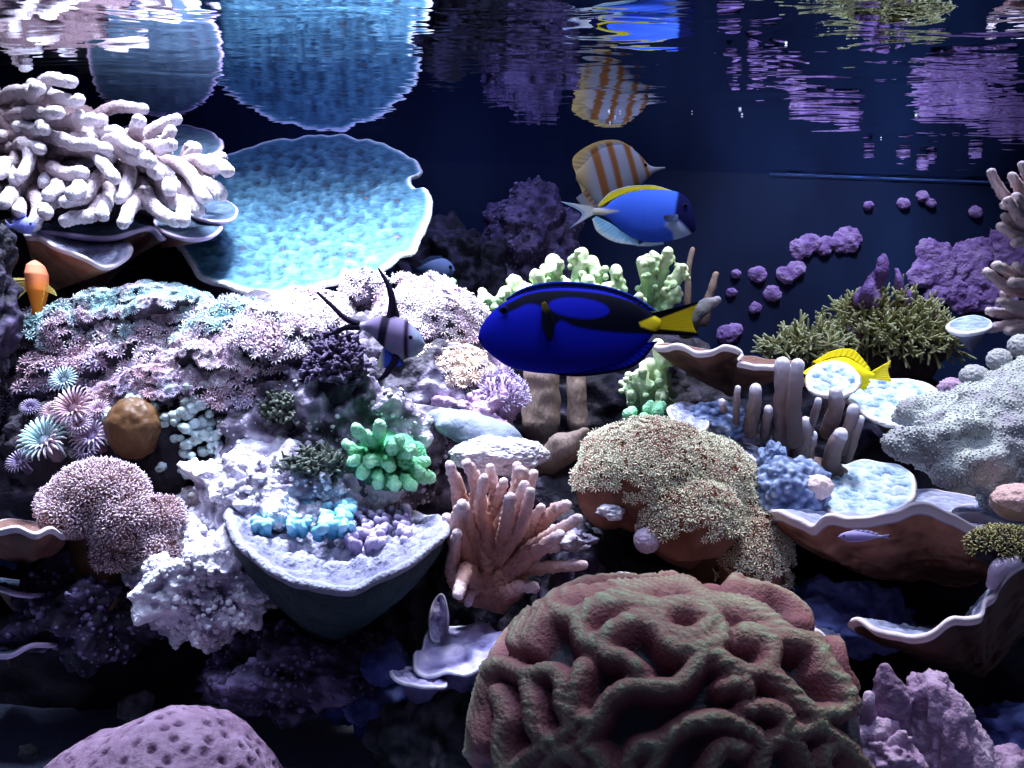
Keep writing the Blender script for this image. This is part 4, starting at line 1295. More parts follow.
TUB = [((783, 357), (781, 450), 8.5), ((797, 359), (794, 440), 7.5), ((795, 382), (790, 450), 6.5), ((755, 384), (752, 432), 7), ((737, 385), (737, 422), 3.5), ((723, 398), (724, 420), 4), ((805, 417), (799, 466), 6.5), ((817, 398), (810, 430), 4), ((835, 388), (829, 432), 8), ((841, 428), (829, 466), 8.5), ((861, 416), (847, 458), 5), ((853, 404), (842, 450), 6.5), ((768, 405), (766, 438), 5), ((812, 430), (806, 465), 6)]
root = thing('tube_coral', P(800, 470, .9), 'clump of upright grey-mauve finger tubes with pale tips', 'coral')
g = R(91)
for k, (a, b, r) in enumerate(TUB):
    d = .86 + .015 * g.normal()
    m2 = ((a[0] + b[0]) / 2 + g.normal() * 1.5, (a[1] + b[1]) / 2)
    mb = tube(MB(), [P(*b, d + .02), P(*m2, d + .005), P(a[0], a[1] + r * .8, d)], np.array([r * 1.05, r, r * .9]) * .00086, k=14, n=34, rough=.16, rf=170, t0=.0, t1=1.0, wob=.0015, seed=k)
    obj('tube', mb, M['tubes'], root)
mb = MB()
blob(mb, P(792, 474, .9), (.045, .025, .018), 4, lambda d: .2 * fbm(d * 2.5, 3), .1)
obj('base', mb, M['tubes'], root)

root = thing('leather_coral', P(985, 520, .84), 'big grey-green lobed leather coral at the tank side', 'coral')
mb = MB()
for pts, rs in [([(1070, 395, .86), (1000, 416, .80), (940, 440, .76), (897, 449, .74)], [.034, .022, .0165, .0105]),
                ([(1070, 440, .83), (1005, 452, .775), (966, 464, .755), (944, 472, .75)], [.030, .019, .0155, .0120]),
                ([(1070, 468, .82), (1015, 472, .775), (990, 481, .76)], [.026, .016, .0125]),
                ([(1070, 372, .88), (990, 392, .84), (930, 408, .82), (904, 414, .81)], [.028, .015, .0110, .0085]),
                ([(1050, 385, .87), (985, 404, .82), (925, 426, .80)], [.022, .014, .010]),
                ([(1000, 430, .80), (955, 452, .77), (922, 462, .765)], [.018, .012, .008]),
                ([(1035, 440, .80), (1010, 490, .83), (1000, 545, .85)], [.026, .018, .024]),
                ([(985, 412, .80), (965, 398, .80)], [.012, .008]), ([(1030, 430, .78), (1000, 436, .765)], [.014, .010])]:
    tube(mb, [P(*p) for p in pts], rs, k=16, n=24)
lt = displace(fuse(mb, .003), lambda v, n: .006 * fbm(v * np.array([34, 40, 60]), 3) + .0014 * perlin(v * 190))
v, q, t, a = lt
obj('body', (v, q, t, np.clip(.55 + .35 * fbm(v * 30, 3), 0, 1)), M['leather'], root)
ps, ns = scatter(lt, 6000, .0019, 92, lambda p, n: n[:, 1] < .4)
mb = MB()
stamp(mb, BEAD1, ps, ns, .0010, 93)
obj('polyps', mb, M['leather'], root, stuff=True)

# ------------------------------------------------------------------ button corals and odds at the right edge
for k, (lab, c, r, m) in enumerate([
    ('upper grey-blue button ball below the pink branches', (999, 360, .90), (.011, .01, .0105), 'leather'), ('lower grey-blue button ball above the leather coral', (974, 376, .88), (.0125, .011, .010), 'leather'),
    ('dark grey button ball between two paler ones', (1006, 372, .92), (.014, .012, .012), 'darkrock'), ('pale button ball touching the frame edge under the pink branches', (1020, 346, .93), (.011, .01, .011), 'leather'),
    ('small mauve stone between leather coral and olive twigs', (952, 388, .95), (.013, .012, .010), 'purple')]):
    b = blob(MB(), P(*c), r, 5, lambda d: .08 * fbm(d * 4 + k, 3), lambda d: np.clip(.55 + .4 * d[:, 2] * 0 + .35 * fbm(d * 6 + k, 2), 0, 1))
    tag(obj('button_coral', b, M[m]), lab, 'coral')
b = blob(MB(), P(1018, 502, .72), (.019, .016, .0135), 5, lambda d: .08 * fbm(d * 3, 3), .33)
tag(obj('ball_sponge', b, M['peach']), 'smooth orange-pink ball sponge above the wide shelf coral', 'sponge')
colony('star_polyps', 'olive yellow polyp clump under the end of the orange shelf', 'coral', P(1002, 548, .70), (.021, .016, .012), 140, 'olive', 'darkrock', POM, .004, .0034, 350)
b = tube(MB(), [P(992, 584, .69), P(1000, 568, .685), P(1014, 562, .685)], [.004, .006, .005], k=14, n=16, rough=.1, rf=90, t0=.4, t1=.9)
tag(obj('finger_sponge', b, M['ball']), 'short violet finger sponge beneath the olive polyp clump', 'sponge')

# ------------------------------------------------------------------ pink branching coral, upper right edge
PK = [[(1062, 250), (1024, 216), (1003, 193), (991, 173)], [(1062, 245), (1030, 204), (1018, 186), (1012, 176)], [(1062, 260), (1030, 232), (1016, 214), (1008, 200)], [(1062, 265), (1034, 246), (1016, 236), (1000, 226)], [(1062, 262), (1030, 240), (1014, 225), (1005, 216)],
      [(1062, 300), (1034, 286), (1012, 274), (996, 265)], [(1062, 305), (1030, 294), (1006, 286), (987, 272)], [(1062, 300), (1036, 282), (1024, 274), (1016, 266)], [(1062, 310), (1036, 308), (1018, 306), (1000, 301)], [(1062, 318), (1030, 318), (1010, 315), (989, 311)],
      [(1062, 320), (1032, 322), (1006, 326), (980, 329)], [(1062, 322), (1036, 326), (1020, 328), (1008, 331)], [(1062, 308), (1040, 296), (1020, 292), (1004, 294)], [(1070, 230), (1040, 200), (1030, 180), (1022, 165)], [(1062, 255), (1036, 226), (1022, 205), (1016, 196)], [(1062, 270), (1036, 250), (1026, 242), (1014, 243)], [(1062, 300), (1040, 290), (1028, 284), (1012, 282)], [(1062, 315), (1040, 314), (1024, 312), (1010, 308)], [(1062, 250), (1032, 222), (1014, 206), (1004, 205)]]
root = thing('branching_coral', P(1070, 380, 1.2), 'peach pink branching coral reaching in from the tank side', 'coral')
g = R(95)
for k, br in enumerate(PK):
    n = len(br)
    dd = .012 * g.normal()
    pts = [P(x, y, 1.19 - (.05 + dd) * i / (n - 1)) for i, (x, y) in enumerate(br)]
    mb = tube(MB(), pts, np.linspace(.0088, .0050, n), k=14, n=40, rough=.34, rf=300, t0=.15, t1=.95, wob=.001, seed=k)
    obj('branch', mb, M['peach'], root)
mb = tube(MB(), [P(1075, 240, 1.21), P(1070, 300, 1.20), P(1080, 400, 1.22)], [.026, .034, .04], k=16, n=20, rough=.2, rf=60, t0=.1, t1=.1)
obj('base', mb, M['peach'], root)
rimcup('plate_coral', 'blue-white plate ledge under the peach pink branches', [(948, 326, 1.0), (958, 331, .98), (972, 331, .97), (988, 327, .98)], [(990, 320, 1.04), (974, 315, 1.06), (955, 319, 1.04)], (972, 350, 1.04), (970, 323, 1.01), 'crustplate', 33, m=140, thick=.005, ax=.8, az=1.2, rimw=.08, bump=.002, bf=100)

# ------------------------------------------------------------------ olive twig coral
def olive(label, c, r, seed, n):
    root = thing('twig_coral', np.asarray(c) - [0, 0, r[2]], label, 'coral')
    g = R(seed)
    obj('base', blob(MB(), c, np.asarray(r) * .72, 5, lambda d: .2 * fbm(d * 2.2 + seed, 3), .05), M['olive'], root)
    mb = MB()
    for k in range(n):
        d = g.normal(size=3)
        d[2] = abs(d[2]) * .9 - .2
        d[1] = -abs(d[1])
        d /= np.linalg.norm(d)
        p0 = c + d * np.asarray(r) * (.55 + .3 * g.random())
        dd = d + .7 * g.normal(size=3) + [0, 0, .3]
        dd /= np.linalg.norm(dd)
        L = .022 * (.6 + .7 * g.random())
        p1 = p0 + dd * L * .5 + .12 * L * g.normal(size=3)
        p2 = p0 + dd * L + .2 * L * g.normal(size=3)
        r0 = .0021 * (.8 + .5 * g.random())
        tube(mb, [p0, p1, p2], [r0, r0 * .9, r0 * .6], k=6, n=7, t0=.3, t1=.95)
        for s in (0, 1):
            sd_ = dd + .9 * g.normal(size=3)
            sd_ /= np.linalg.norm(sd_)
            tube(mb, [p1, p1 + sd_ * L * .5], [r0 * .85, r0 * .5], k=6, n=5, t0=.6, t1=1.0)
    obj('twigs', mb, M['olive'], root, stuff=True)


olive('broad olive-yellow twiggy coral thicket near the rear wall', P(885, 345, 1.48), np.array([.122, .06, .090]), 96, 520)
olive('low olive-yellow twig patch between scroll coral and the thicket', P(800, 352, 1.42), np.array([.060, .04, .034]), 97, 160)
mb = MB()
for pts, rs in [([(862, 300, 1.46), (872, 285, 1.45), (881, 272, 1.44), (884, 258, 1.44)], [.016, .012, .010, .008]), ([(872, 300, 1.45), (868, 292, 1.44)], [.014, .012]), ([(905, 300, 1.46), (899, 284, 1.45), (897, 270, 1.45)], [.012, .008, .005])]:
    tube(mb, [P(*p) for p in pts], rs, k=12, n=18, rough=.25, rf=60, t0=.3, t1=.5)
v, q, t, a = displace(fuse(mb, .004), lambda v, n: .003 * fbm(v * 70, 3))
tag(obj('finger_sponge', (v, q, t, np.clip(.35 + .4 * fbm(v * 50, 2), 0, 1)), M['violet']), 'dusky purple horned sponge rising behind the olive thicket', 'sponge')

# ------------------------------------------------------------------ green knobby corals behind the royal blue fish
def knobby(label, stems, seed, mat='knob', name='knobby_coral', kr=.0042, nk=20):
    lo = max(stems, key=lambda s: s[0][1])[0]
    root = thing(name, P(*lo), label, 'coral')
    g = R(seed)
    for st, r in [(s[:-1], s[-1]) for s in stems]:
        mb = MB()
        pts = np.array([P(*p) for p in st])
        tube(mb, pts, np.full(len(pts), r * .75), k=10, n=14)
        line = catmull(pts, 30)
        for k in range(nk):
            c = line[int(29 * (.25 + .75 * g.random()))] + g.normal(size=3) * r * .62 * np.array([1, 1, .8])
            rr = kr * (.7 + .55 * g.random())
            blob(mb, c, (rr, rr, rr), 2)
        blob(mb, line[-1], (kr * 1.1,) * 3, 3)
        v, q, t, a = fuse(mb, .0013)
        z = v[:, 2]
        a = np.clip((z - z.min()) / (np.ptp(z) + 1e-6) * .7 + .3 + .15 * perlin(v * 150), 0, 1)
        obj('branch', (v, q, t, a), M[mat], root)


knobby('pale green knobby coral peeking above the back of the royal blue fish', [[(500, 312, 1.06), (484, 298, 1.05), .010], [(512, 310, 1.06), (516, 282, 1.05), .010], [(535, 310, 1.06), (540, 286, 1.05), (536, 276, 1.04), .010], [(552, 310, 1.06), (554, 272, 1.05), (553, 262, 1.05), .012], [(572, 308, 1.06), (578, 276, 1.05), (582, 254, 1.05), .010], [(590, 308, 1.06), (596, 280, 1.05), (592, 262, 1.05), .010], [(566, 310, 1.05), (568, 288, 1.04), .010], [(585, 308, 1.05), (588, 282, 1.04), .011], [(520, 312, 1.05), (528, 290, 1.04), .010], [(498, 308, 1.05), (505, 292, 1.04), .009], [(604, 310, 1.05), (606, 288, 1.04), .009]], 201)
knobby('branched green knobby coral above the tail of the royal blue fish', [[(622, 318, 1.08), (618, 290, 1.07), (616, 270, 1.07), .009], [(645, 320, 1.08), (648, 290, 1.07), (642, 262, 1.06), .009], [(652, 318, 1.08), (660, 280, 1.07), (668, 252, 1.06), .008], [(655, 318, 1.08), (668, 292, 1.07), (682, 270, 1.06), .010], [(640, 320, 1.07), (638, 300, 1.06), .009], [(630, 318, 1.07), (628, 300, 1.06), .008], [(660, 320, 1.07), (676, 290, 1.06), .008], [(650, 300, 1.07), (652, 268, 1.06), (656, 258, 1.06), .007]], 202, kr=.0040)
knobby('green knobby coral showing below the tail of the royal blue fish', [[(655, 420, 1.0), (655, 390, .99), (650, 365, .98), .010], [(668, 420, 1.0), (664, 380, .98), (658, 345, .98), .009], [(640, 420, 1.0), (634, 398, .98), (630, 388, .98), .009], [(650, 420, .99), (646, 392, .97), (640, 376, .97), .010], [(662, 415, .98), (662, 395, .96), .009]], 203)
knobby('bright green knob cluster on top of the flowerpot coral', [[(632, 428, .92), (628, 414, .91), .007], [(655, 428, .92), (658, 412, .91), .008], [(668, 430, .92), (672, 420, .91), .007], [(642, 430, .92), (644, 418, .91), .007]], 204, mat='mint', kr=.005, nk=6)
knobby('tiny green knob coral at the crest of the white mound', [[(418, 290, 1.03), (424, 283, 1.03), .004], [(438, 290, 1.03), (444, 281, 1.03), .005], [(450, 290, 1.03), (452, 281, 1.03), .004]], 205, mat='mint', kr=.0032, nk=4)

# brown rods and beige columns
for k, (lab, pts, rs, m) in enumerate([
    ('taller thin brown rod sponge behind the blue fish\'s tail', [(686, 318, 1.1), (688, 280, 1.1), (692, 250, 1.1)], [.0042, .0034, .003], 'beige'),
    ('shorter brown rod sponge with a pale tip', [(704, 322, 1.1), (710, 295, 1.1), (716, 274, 1.1)], [.0055, .0045, .0035], 'beige'),
    ('dark drooping finger sponge touching the yellow tail', [(686, 330, 1.05), (700, 312, 1.05), (716, 300, 1.05)], [.010, .009, .005], 'mottle')]):
    mb = tube(MB(), [P(*p) for p in pts], rs, k=12, n=30, rough=.25, rf=90, t0=.1, t1=1.0, wob=.002, seed=k)
    tag(obj('rod_sponge', mb, M[m]), lab, 'sponge')
for k, (lab, pts, r) in enumerate([('broad beige column sponge under the royal blue fish', [(540, 425, .98), (541, 395, .98), (544, 360, .98)], .018), ('narrow beige column sponge under the royal blue fish', [(578, 425, 1.0), (577, 395, 1.0), (576, 362, 1.0)], .010), ('pinkish column sponge under the royal blue fish\'s chin', [(498, 420, 1.0), (500, 385, 1.0), (494, 350, 1.0)], .013)]):
    mb = tube(MB(), [P(*p) for p in pts], [r * 1.05, r, r * .95], k=20, n=30, rough=.14, rf=80, t0=.3, t1=.7, wob=.002, seed=k)
    tag(obj('column_sponge', mb, M['beige' if k < 2 else 'purple']), lab, 'sponge')
mb = MB()
for pts, rs in [([(545, 462, .90), (565, 450, .89), (586, 432, .88)], [.014, .013, .006]), ([(550, 462, .90), (556, 446, .89), (560, 440, .89)], [.012, .010, .007])]:
    tube(mb, [P(*p) for p in pts], rs, k=14, n=20)
v, q, t, a = displace(fuse(mb, .003), lambda v, n: .002 * fbm(v * 60, 3))
tag(obj('leather_coral', (v, q, t, np.full(len(v), .35)), M['beige']), 'dim brown hooked leather coral behind the pink branches', 'coral')

# ------------------------------------------------------------------ purple growths on the back wall
def on_wall(label, lobes, seed, name='coralline_patch'):
    mb = MB()
    for (x, y, r) in lobes:
        c = wall_point(x, y)
        rr = r / F * c[1]
        blob(mb, c + [0, -.002, 0], (rr * 1.35, .0055, rr * 1.15), 5, lambda d: .3 * fbm(d * 3.2 + x, 4))
    v, q, t, a = displace(fuse(mb, .0022), lambda v, n: .0018 * fbm(v * 90 + seed, 3))
    tag(obj(name, (v, q, t, np.clip(.6 + .4 * fbm(v * 45 + seed, 3), 0, 1)), M['violet']), label, 'coralline algae')


on_wall('two-lobed violet patch highest on the rear wall, first of a trio', [(800, 249, 9), (810, 243, 8)], 1)
on_wall('oval violet patch in the middle of the trio on the rear wall', [(826, 244, 7), (823, 249, 6)], 2)
on_wall('large round violet patch ending the trio on the rear wall', [(846, 240, 11), (838, 244, 7)], 3)
on_wall('slanting double violet patch below the trio on the rear wall', [(786, 275, 8), (796, 269, 7)], 4)
on_wall('small round violet patch level with the slanting double patch', [(757, 274, 7)], 5)
on_wall('small egg-shaped violet patch under the slanting double patch', [(772, 294, 7)], 6)
on_wall('tiny violet dot by the brown rods, upper of two', [(736, 274, 4)], 7)
on_wall('tiny violet dot by the brown rods, lower of two', [(731, 293, 4)], 8)
on_wall('tiny violet smudge above the dark rock by the scroll coral', [(755, 308, 5)], 9)
on_wall('pale lilac patch low on the wall above the scroll coral', [(727, 334, 8), (735, 330, 6)], 10)
on_wall('faint violet speck high on the dark wall, first of four', [(868, 206, 4)], 11)
on_wall('faint violet speck high on the dark wall, second of four', [(903, 204, 5)], 12)
on_wall('faint violet speck high on the dark wall, third of four', [(922, 196, 5), (930, 203, 4)], 13)
on_wall('faint violet speck high on the dark wall, above the purple cluster', [(975, 212, 5)], 14)
for k, (lab, lobes) in enumerate([
    ('leading lobe of the big purple wall cluster beside the olive thicket', [(933, 262, 17), (920, 276, 11), (928, 250, 10), (940, 276, 12)]), ('broad middle lobe of the big purple wall cluster', [(966, 262, 18), (952, 268, 13), (978, 250, 11), (970, 280, 14)]),
    ('purple lobe of the wall cluster behind the pink branches', [(1004, 252, 20), (1030, 248, 18)]), ('lower purple lobe of the wall cluster above the blue-white ledge', [(945, 288, 14), (983, 294, 16), (1000, 304, 13), (962, 300, 12), (935, 296, 9)])]):
    on_wall(lab, lobes, 20 + k, 'coralline_clump')

# ------------------------------------------------------------------ purple sponge rock, lower right
mb = MB()
for pts, rs in [([(925, 790, .66), (918, 730, .655), (926, 690, .65), (934, 676, .65)], [.03, .018, .012, .007]), ([(950, 790, .65), (950, 730, .64), (942, 690, .64)], [.028, .018, .009]), ([(985, 800, .66), (968, 750, .65), (955, 712, .645)], [.03, .015, .007]), ([(1040, 800, .66), (1000, 768, .65), (975, 755, .65)], [.035, .014, .010]), ([(905, 720, .65), (910, 700, .645), (918, 690, .645)], [.010, .008, .006])]:
    tube(mb, [P(*p) for p in pts], rs, k=16, n=20)
v, q, t, a = displace(fuse(mb, .0025), lambda v, n: .0075 * fbm(v * np.array([80, 80, 20]), 4) + .0015 * fbm(v * 160, 2))
tag(obj('ridge_sponge', (v, q, t, np.clip(.55 + .35 * fbm(v * 35, 3), 0, 1)), M['purple']), 'pale purple folded spire sponge beside the brain coral', 'sponge')
mb = MB()
for pts, rs in [([(892, 730, .64), (890, 700, .635), (888, 680, .635), (885, 668, .635)], [.012, .010, .007, .004]), ([(898, 725, .64), (897, 700, .635), (895, 690, .63)], [.009, .008, .006]), ([(880, 722, .64), (880, 690, .635), (879, 682, .635)], [.008, .005, .004])]:
    tube(mb, [P(*p) for p in pts], rs, k=14, n=18)
v, q, t, a = displace(fuse(mb, .002), lambda v, n: .002 * fbm(v * 110, 3))
tag(obj('finger_sponge', (v, q, t, np.clip(.3 + .3 * fbm(v * 60, 3), 0, 1)), M['purple']), 'dark mauve pointed sponge between brain coral and the pale spire', 'sponge')
mb = tube(MB(), [P(867, 724, .63), P(868, 708, .625), P(869, 697, .625)], [.006, .005, .004], k=12, n=12, rough=.2, rf=100, t0=.4, t1=.8)
tag(obj('finger_sponge', mb, M['purple']), 'short mauve nub with a pale tip against the brain coral', 'sponge')
rock('pinkish rubble stone at the foot of the mauve nub', P(872, 735, .63), (.014, .012, .012), 30, 'purple', sub=4, amp=.3, tint=.55)
rock('blue-violet rubble stone wedged beside the brain coral base', P(890, 758, .62), (.018, .014, .014), 31, 'purple', sub=5, amp=.35, tint=.65)
rock('dim violet stone behind the purple spire sponge', P(1010, 735, .74), (.03, .025, .02), 32, 'bluerock', sub=5, amp=.3, tint=.55)
rock('pale flat stone at the foot of the pink branching coral', P(567, 540, .79), (.02, .016, .008), 33, 'paleRock', sub=5, amp=.4, tint=.4, fl=False)
rock('small white shell-like chip under the flowerpot coral', P(610, 512, .79), (.012, .009, .005), 34, 'paleRock', sub=4, amp=.4, tint=.6, fl=False)


# ------------------------------------------------------------------ fish
def fish_body(cx, cy, d, top, bot, width, colfn, yaw=0.0, nx=90, nc=40, roll=None):
    """loft between an upper and a lower outline (pixels), lens-shaped across; colfn gives the pigment at (px, py, side)"""
    top, bot = np.array(top, float), np.array(bot, float)
    x0, x1 = top[0, 0], top[-1, 0]
    u = (1 - np.cos(np.linspace(0, math.pi, nx))) / 2
    xs = x0 + (x1 - x0) * u
    sg = 1 if x1 > x0 else -1
    def smooth(pts):
        c = catmull(pts, 300)
        return np.interp(xs * sg, c[:, 0] * sg, c[:, 1])
    zt, zb = smooth(top), smooth(bot)
    w = np.interp(u, [a for a, b in width], [b for a, b in width])
    ang = np.linspace(0, 2 * math.pi, nc, endpoint=False)
    mid, half = (zt + zb) / 2, np.maximum((zb - zt) / 2, .05)
    V, K = [], []
    for i in range(nx):
        yy = mid[i] - half[i] * np.sin(ang)
        th = w[i] * np.sign(np.cos(ang)) * np.abs(np.cos(ang)) ** 1.25
        V.append(np.stack([(xs[i] - cx) * d / F + 0 * ang, th, (cy - yy) * d / F], 1))
        K.append(np.stack([xs[i] + 0 * ang, yy], 1))
    V, K = np.concatenate(V), np.concatenate(K)
    i = np.arange(nx - 1)[:, None] * nc
    j = np.arange(nc)[None]
    q = np.stack([i + j, i + (j + 1) % nc, i + nc + (j + 1) % nc, i + nc + j], -1).reshape(-1, 4)
    if sg > 0:
        q = q[:, ::-1]
    V = np.vstack([V, V[:nc].mean(0), V[-nc:].mean(0)])
    K = np.vstack([K, K[:nc].mean(0), K[-nc:].mean(0)])
    a, z = len(V) - 2, len(V) - 1
    jj = np.arange(nc)
    t = np.vstack([np.stack([np.full(nc, a), (jj + 1) % nc, jj], 1), np.stack([np.full(nc, z), (nx - 1) * nc + jj, (nx - 1) * nc + (jj + 1) % nc], 1)])
    if sg > 0:
        t = t[:, ::-1]
    return V, q, t, np.array(colfn(K[:, 0], K[:, 1]))


def fin_mesh(cx, cy, d, inner, outer, colfn, thick=.0012, n=50, m=14, y0=0.0, flare=0.0, ray=.0003):
    """a fin spanned between two edge lines (pixels), with fin rays and real thickness"""
    A, B = catmull(np.array(inner, float), n), catmull(np.array(outer, float), n)
    s = np.linspace(0, 1, m)
    G = A[:, None] * (1 - s)[None, :, None] + B[:, None] * s[None, :, None]
    K = G.reshape(-1, 2)
    X, Z = (K[:, 0] - cx) * d / F, (cy - K[:, 1]) * d / F
    S = np.tile(s, n)
    rays = ray * np.sin(np.repeat(np.arange(n), m) * 1.6)
    th = thick * (1 - .75 * S) * .5
    yy = y0 + flare * S
    f = np.stack([X, yy - th + rays, Z], 1)
    bk = np.stack([X, yy + th + rays, Z], 1)
    V = np.vstack([f, bk])
    i = np.arange(n - 1)[:, None] * m
    j = np.arange(m - 1)[None]
    q1 = np.stack([i + j, i + m + j, i + m + j + 1, i + j + 1], -1).reshape(-1, 4)
    q2 = q1[:, ::-1] + n * m
    e = []
    N = n * m
    per = [(k * m, (k + 1) * m) for k in range(n - 1)] + [((n - 1) * m + k, (n - 1) * m + k + 1) for k in range(m - 1)] + [((n - k - 1) * m + m - 1, (n - k - 2) * m + m - 1) for k in range(n - 1)] + [(m - 1 - k, m - 2 - k) for k in range(m - 1)]
    for a, b in per:
        e.append([b, a, a + N, b + N])
    c = np.array(colfn(K[:, 0], K[:, 1], S))
    return V, np.vstack([q1, q2, np.array(e)]), np.zeros((0, 3), np.int64), np.vstack([c, c])


def fish_part(root, name, dat, mat, rot=None):
    V, q, t, col = dat
    me = make_mesh(name, V, q, t, None, col)
    me.materials.append(M[mat])
    o = bpy.data.objects.new(name, me)
    C.objects.link(o)
    o.parent = root
    return o


def eye(root, cx, cy, d, x, y, r, side, ring=None):
    d0, t = ico(3)
    for s in (-1, 1):
        o_ = np.array([(x - cx) * d / F, s * side, (cy - y) * d / F])
        c = np.tile(np.array([[.006, .006, .01]]) if ring is None else np.asarray(ring)[None], (len(d0), 1))
        e = fish_part(root, 'eye', (d0 * np.array([r, r * .55, r]) + o_, np.zeros((0, 4), np.int64), t, c), 'fish')
        c = np.tile(np.array([[.002, .002, .003]]), (len(d0), 1))
        fish_part(e, 'pupil', (d0 * np.array([r * .62, r * .3, r * .62]) + o_ + [0, s * r * .38, 0], np.zeros((0, 4), np.int64), t, c), 'fish')


def mixc(a, b, f):
    f = np.clip(f, 0, 1)[:, None]
    return np.asarray(a)[None] * (1 - f) + np.asarray(b)[None] * f if np.ndim(a) == 1 else a * (1 - f) + np.asarray(b)[None] * f


def sm(x, a, b):
    t = np.clip((x - a) / (b - a), 0, 1)
    return t * t * (3 - 2 * t)


def poly_sd(x, y, poly):
    """signed distance (pixels, inside negative) to a closed outline"""
    p = np.array(poly, float)
    best = np.full(len(x), 1e9)
    ins = np.zeros(len(x), bool)
    for i in range(len(p)):
        a, b = p[i], p[(i + 1) % len(p)]
        e = b - a
        s = np.clip(((x - a[0]) * e[0] + (y - a[1]) * e[1]) / (e @ e), 0, 1)
        best = np.minimum(best, np.hypot(x - a[0] - s * e[0], y - a[1] - s * e[1]))
        c = ((a[1] > y) != (b[1] > y)) & (x < (b[0] - a[0]) * (y - a[1]) / (b[1] - a[1] + 1e-12) + a[0])
        ins ^= c
    return np.where(ins, -best, best)


# royal blue tang --------------------------------------------------
D = .70
CX, CY = 575, 330
root = thing('surgeonfish', P(CX, CY, D), 'deep royal blue fish with black markings and yellow tail, swimming mid-water', 'fish')
BLUE, BLK, YEL = np.array([.007, .012, .40]), np.array([.003, .004, .012]), np.array([.95, .72, .02])
BLACKP = catmull(np.array([(498, 309), (510, 303), (530, 294), (560, 291), (600, 294), (632, 302), (652, 313), (660, 322), (656, 333), (630, 334), (600, 332), (575, 328), (560, 322), (552, 330), (546, 336), (543, 326), (545, 312), (530, 305), (514, 311), (504, 314)], float), 120, True)
OVAL = [(578 + 30 * math.cos(a) - 3 * math.sin(a), 309 + 10 * math.sin(a) + 3.5 * math.cos(a)) for a in np.linspace(0, 6.283, 40, endpoint=False)]
EDGE = None


def tangcol(x, y):
    sd = poly_sd(x, y, BLACKP)
    so = poly_sd(x, y, OVAL)
    f = sm(-sd, -1.2, 1.2) * (1 - sm(-so, -1.2, 1.2))
    c = mixc(BLUE, BLK, f)
    g = poly_sd(x, y, [(638, 323), (664, 312), (664, 334), (640, 327)])
    c = mixc(c, BLK, sm(np.hypot(x - 479, y - 341), 3.0, 1.2))
    return mixc(c, YEL, sm(-g, -1, 1))


top = [(478, 337), (481, 327), (490, 314), (505, 302), (522, 294), (545, 289), (572, 288), (602, 291), (628, 299), (646, 309), (660, 318)]
bot = [(478, 339), (483, 347), (494, 357), (510, 367), (538, 373), (570, 373), (600, 368), (628, 358), (644, 346), (652, 336), (660, 329)]
fish_part(root, 'body', fish_body(CX, CY, D, top, bot, [(0, .001), (.06, .006), (.2, .0125), (.4, .0145), (.7, .010), (.92, .0045), (1, .003)], tangcol, nx=200, nc=120), 'fish')


def dors(x, y, s):
    return mixc(mixc(np.array([.008, .014, .26]), BLK, sm(s, .1, .55)), np.array([.02, .05, .62]), sm(s, .72, .9))


fish_part(root, 'dorsal_fin', fin_mesh(CX, CY, D, [(508, 301), (530, 293), (560, 289), (600, 292), (630, 301), (648, 311)], [(505, 299), (526, 287), (558, 281.5), (600, 285), (632, 295), (657, 311)], dors, n=90, thick=.002), 'fin')
fish_part(root, 'anal_fin', fin_mesh(CX, CY, D, [(545, 369), (575, 369), (605, 364), (630, 355), (648, 342)], [(540, 372), (575, 376.5), (610, 373), (638, 364), (658, 341)], lambda x, y, s: mixc(BLUE, BLK, sm(s, .55, .85)), n=80, thick=.002), 'fin')


def tailc(x, y, s):
    w = sm(y, 0, 1) * 0
    up = poly_sd(x, y, [(640, 326), (697, 304.5), (692, 319), (697, 332.5), (645, 328)])
    return mixc(BLK, YEL, sm(-up, -.8, .8))


fish_part(root, 'tail_fin', fin_mesh(CX, CY, D, [(652, 313), (653, 318), (654, 323), (653, 328), (652, 334)], [(699, 301.5), (694, 310), (692, 319), (694, 328), (699, 336)], tailc, n=70, m=40, thick=.003), 'fin')
fish_part(root, 'pectoral_fin', fin_mesh(CX, CY, D, [(541, 305), (544, 303), (547, 306)], [(541, 330), (550, 342), (554, 326)], lambda x, y, s: mixc(np.array([.12, .10, .02]), BLK, sm(s, .1, .35)), y0=-.0135, flare=-.006, thick=.001), 'fin')
eye(root, CX, CY, D, 504, 311, .0030, .0098, ring=np.array([.01, .015, .12]))
MOUTH = [(480, 338), (486, 343)]

# powder blue tang -------------------------------------------------
D = 1.22
CX, CY = 640, 217
S = lambda pts: [(560 + a / 6.4, 160 + b / 6.4) for a, b in pts]
root = thing('surgeonfish', P(CX, CY, D), 'sky blue fish with yellow back fin and dark face near the water surface', 'fish')
PB, PD, PW, PY = np.array([.05, .14, .85]), np.array([.008, .010, .07]), np.array([.66, .8, .92]), np.array([.9, .74, .03])


def pbcol(x, y):
    a, b = (x - 560) * 6.4, (y - 160) * 6.4
    c = mixc(PB, np.array([.10, .26, .9]), sm(b, 420, 200) * .5)
    head = poly_sd(a, b, [(760, 180), (735, 290), (720, 380), (770, 410), (830, 470), (900, 480), (920, 300)])
    c = mixc(c, PD, sm(-head, -12, 12))
    chin = poly_sd(a, b, [(655, 425), (700, 395), (750, 400), (815, 450), (840, 475), (780, 500), (730, 530), (715, 470), (680, 440)])
    c = mixc(c, np.array([.5, .62, .9]), sm(-chin, -10, 10))
    ped = poly_sd(a, b, [(150, 280), (290, 318), (370, 332), (290, 350), (150, 380)])
    return mixc(c, np.array([.85, .8, .62]), sm(-ped, -10, 10))


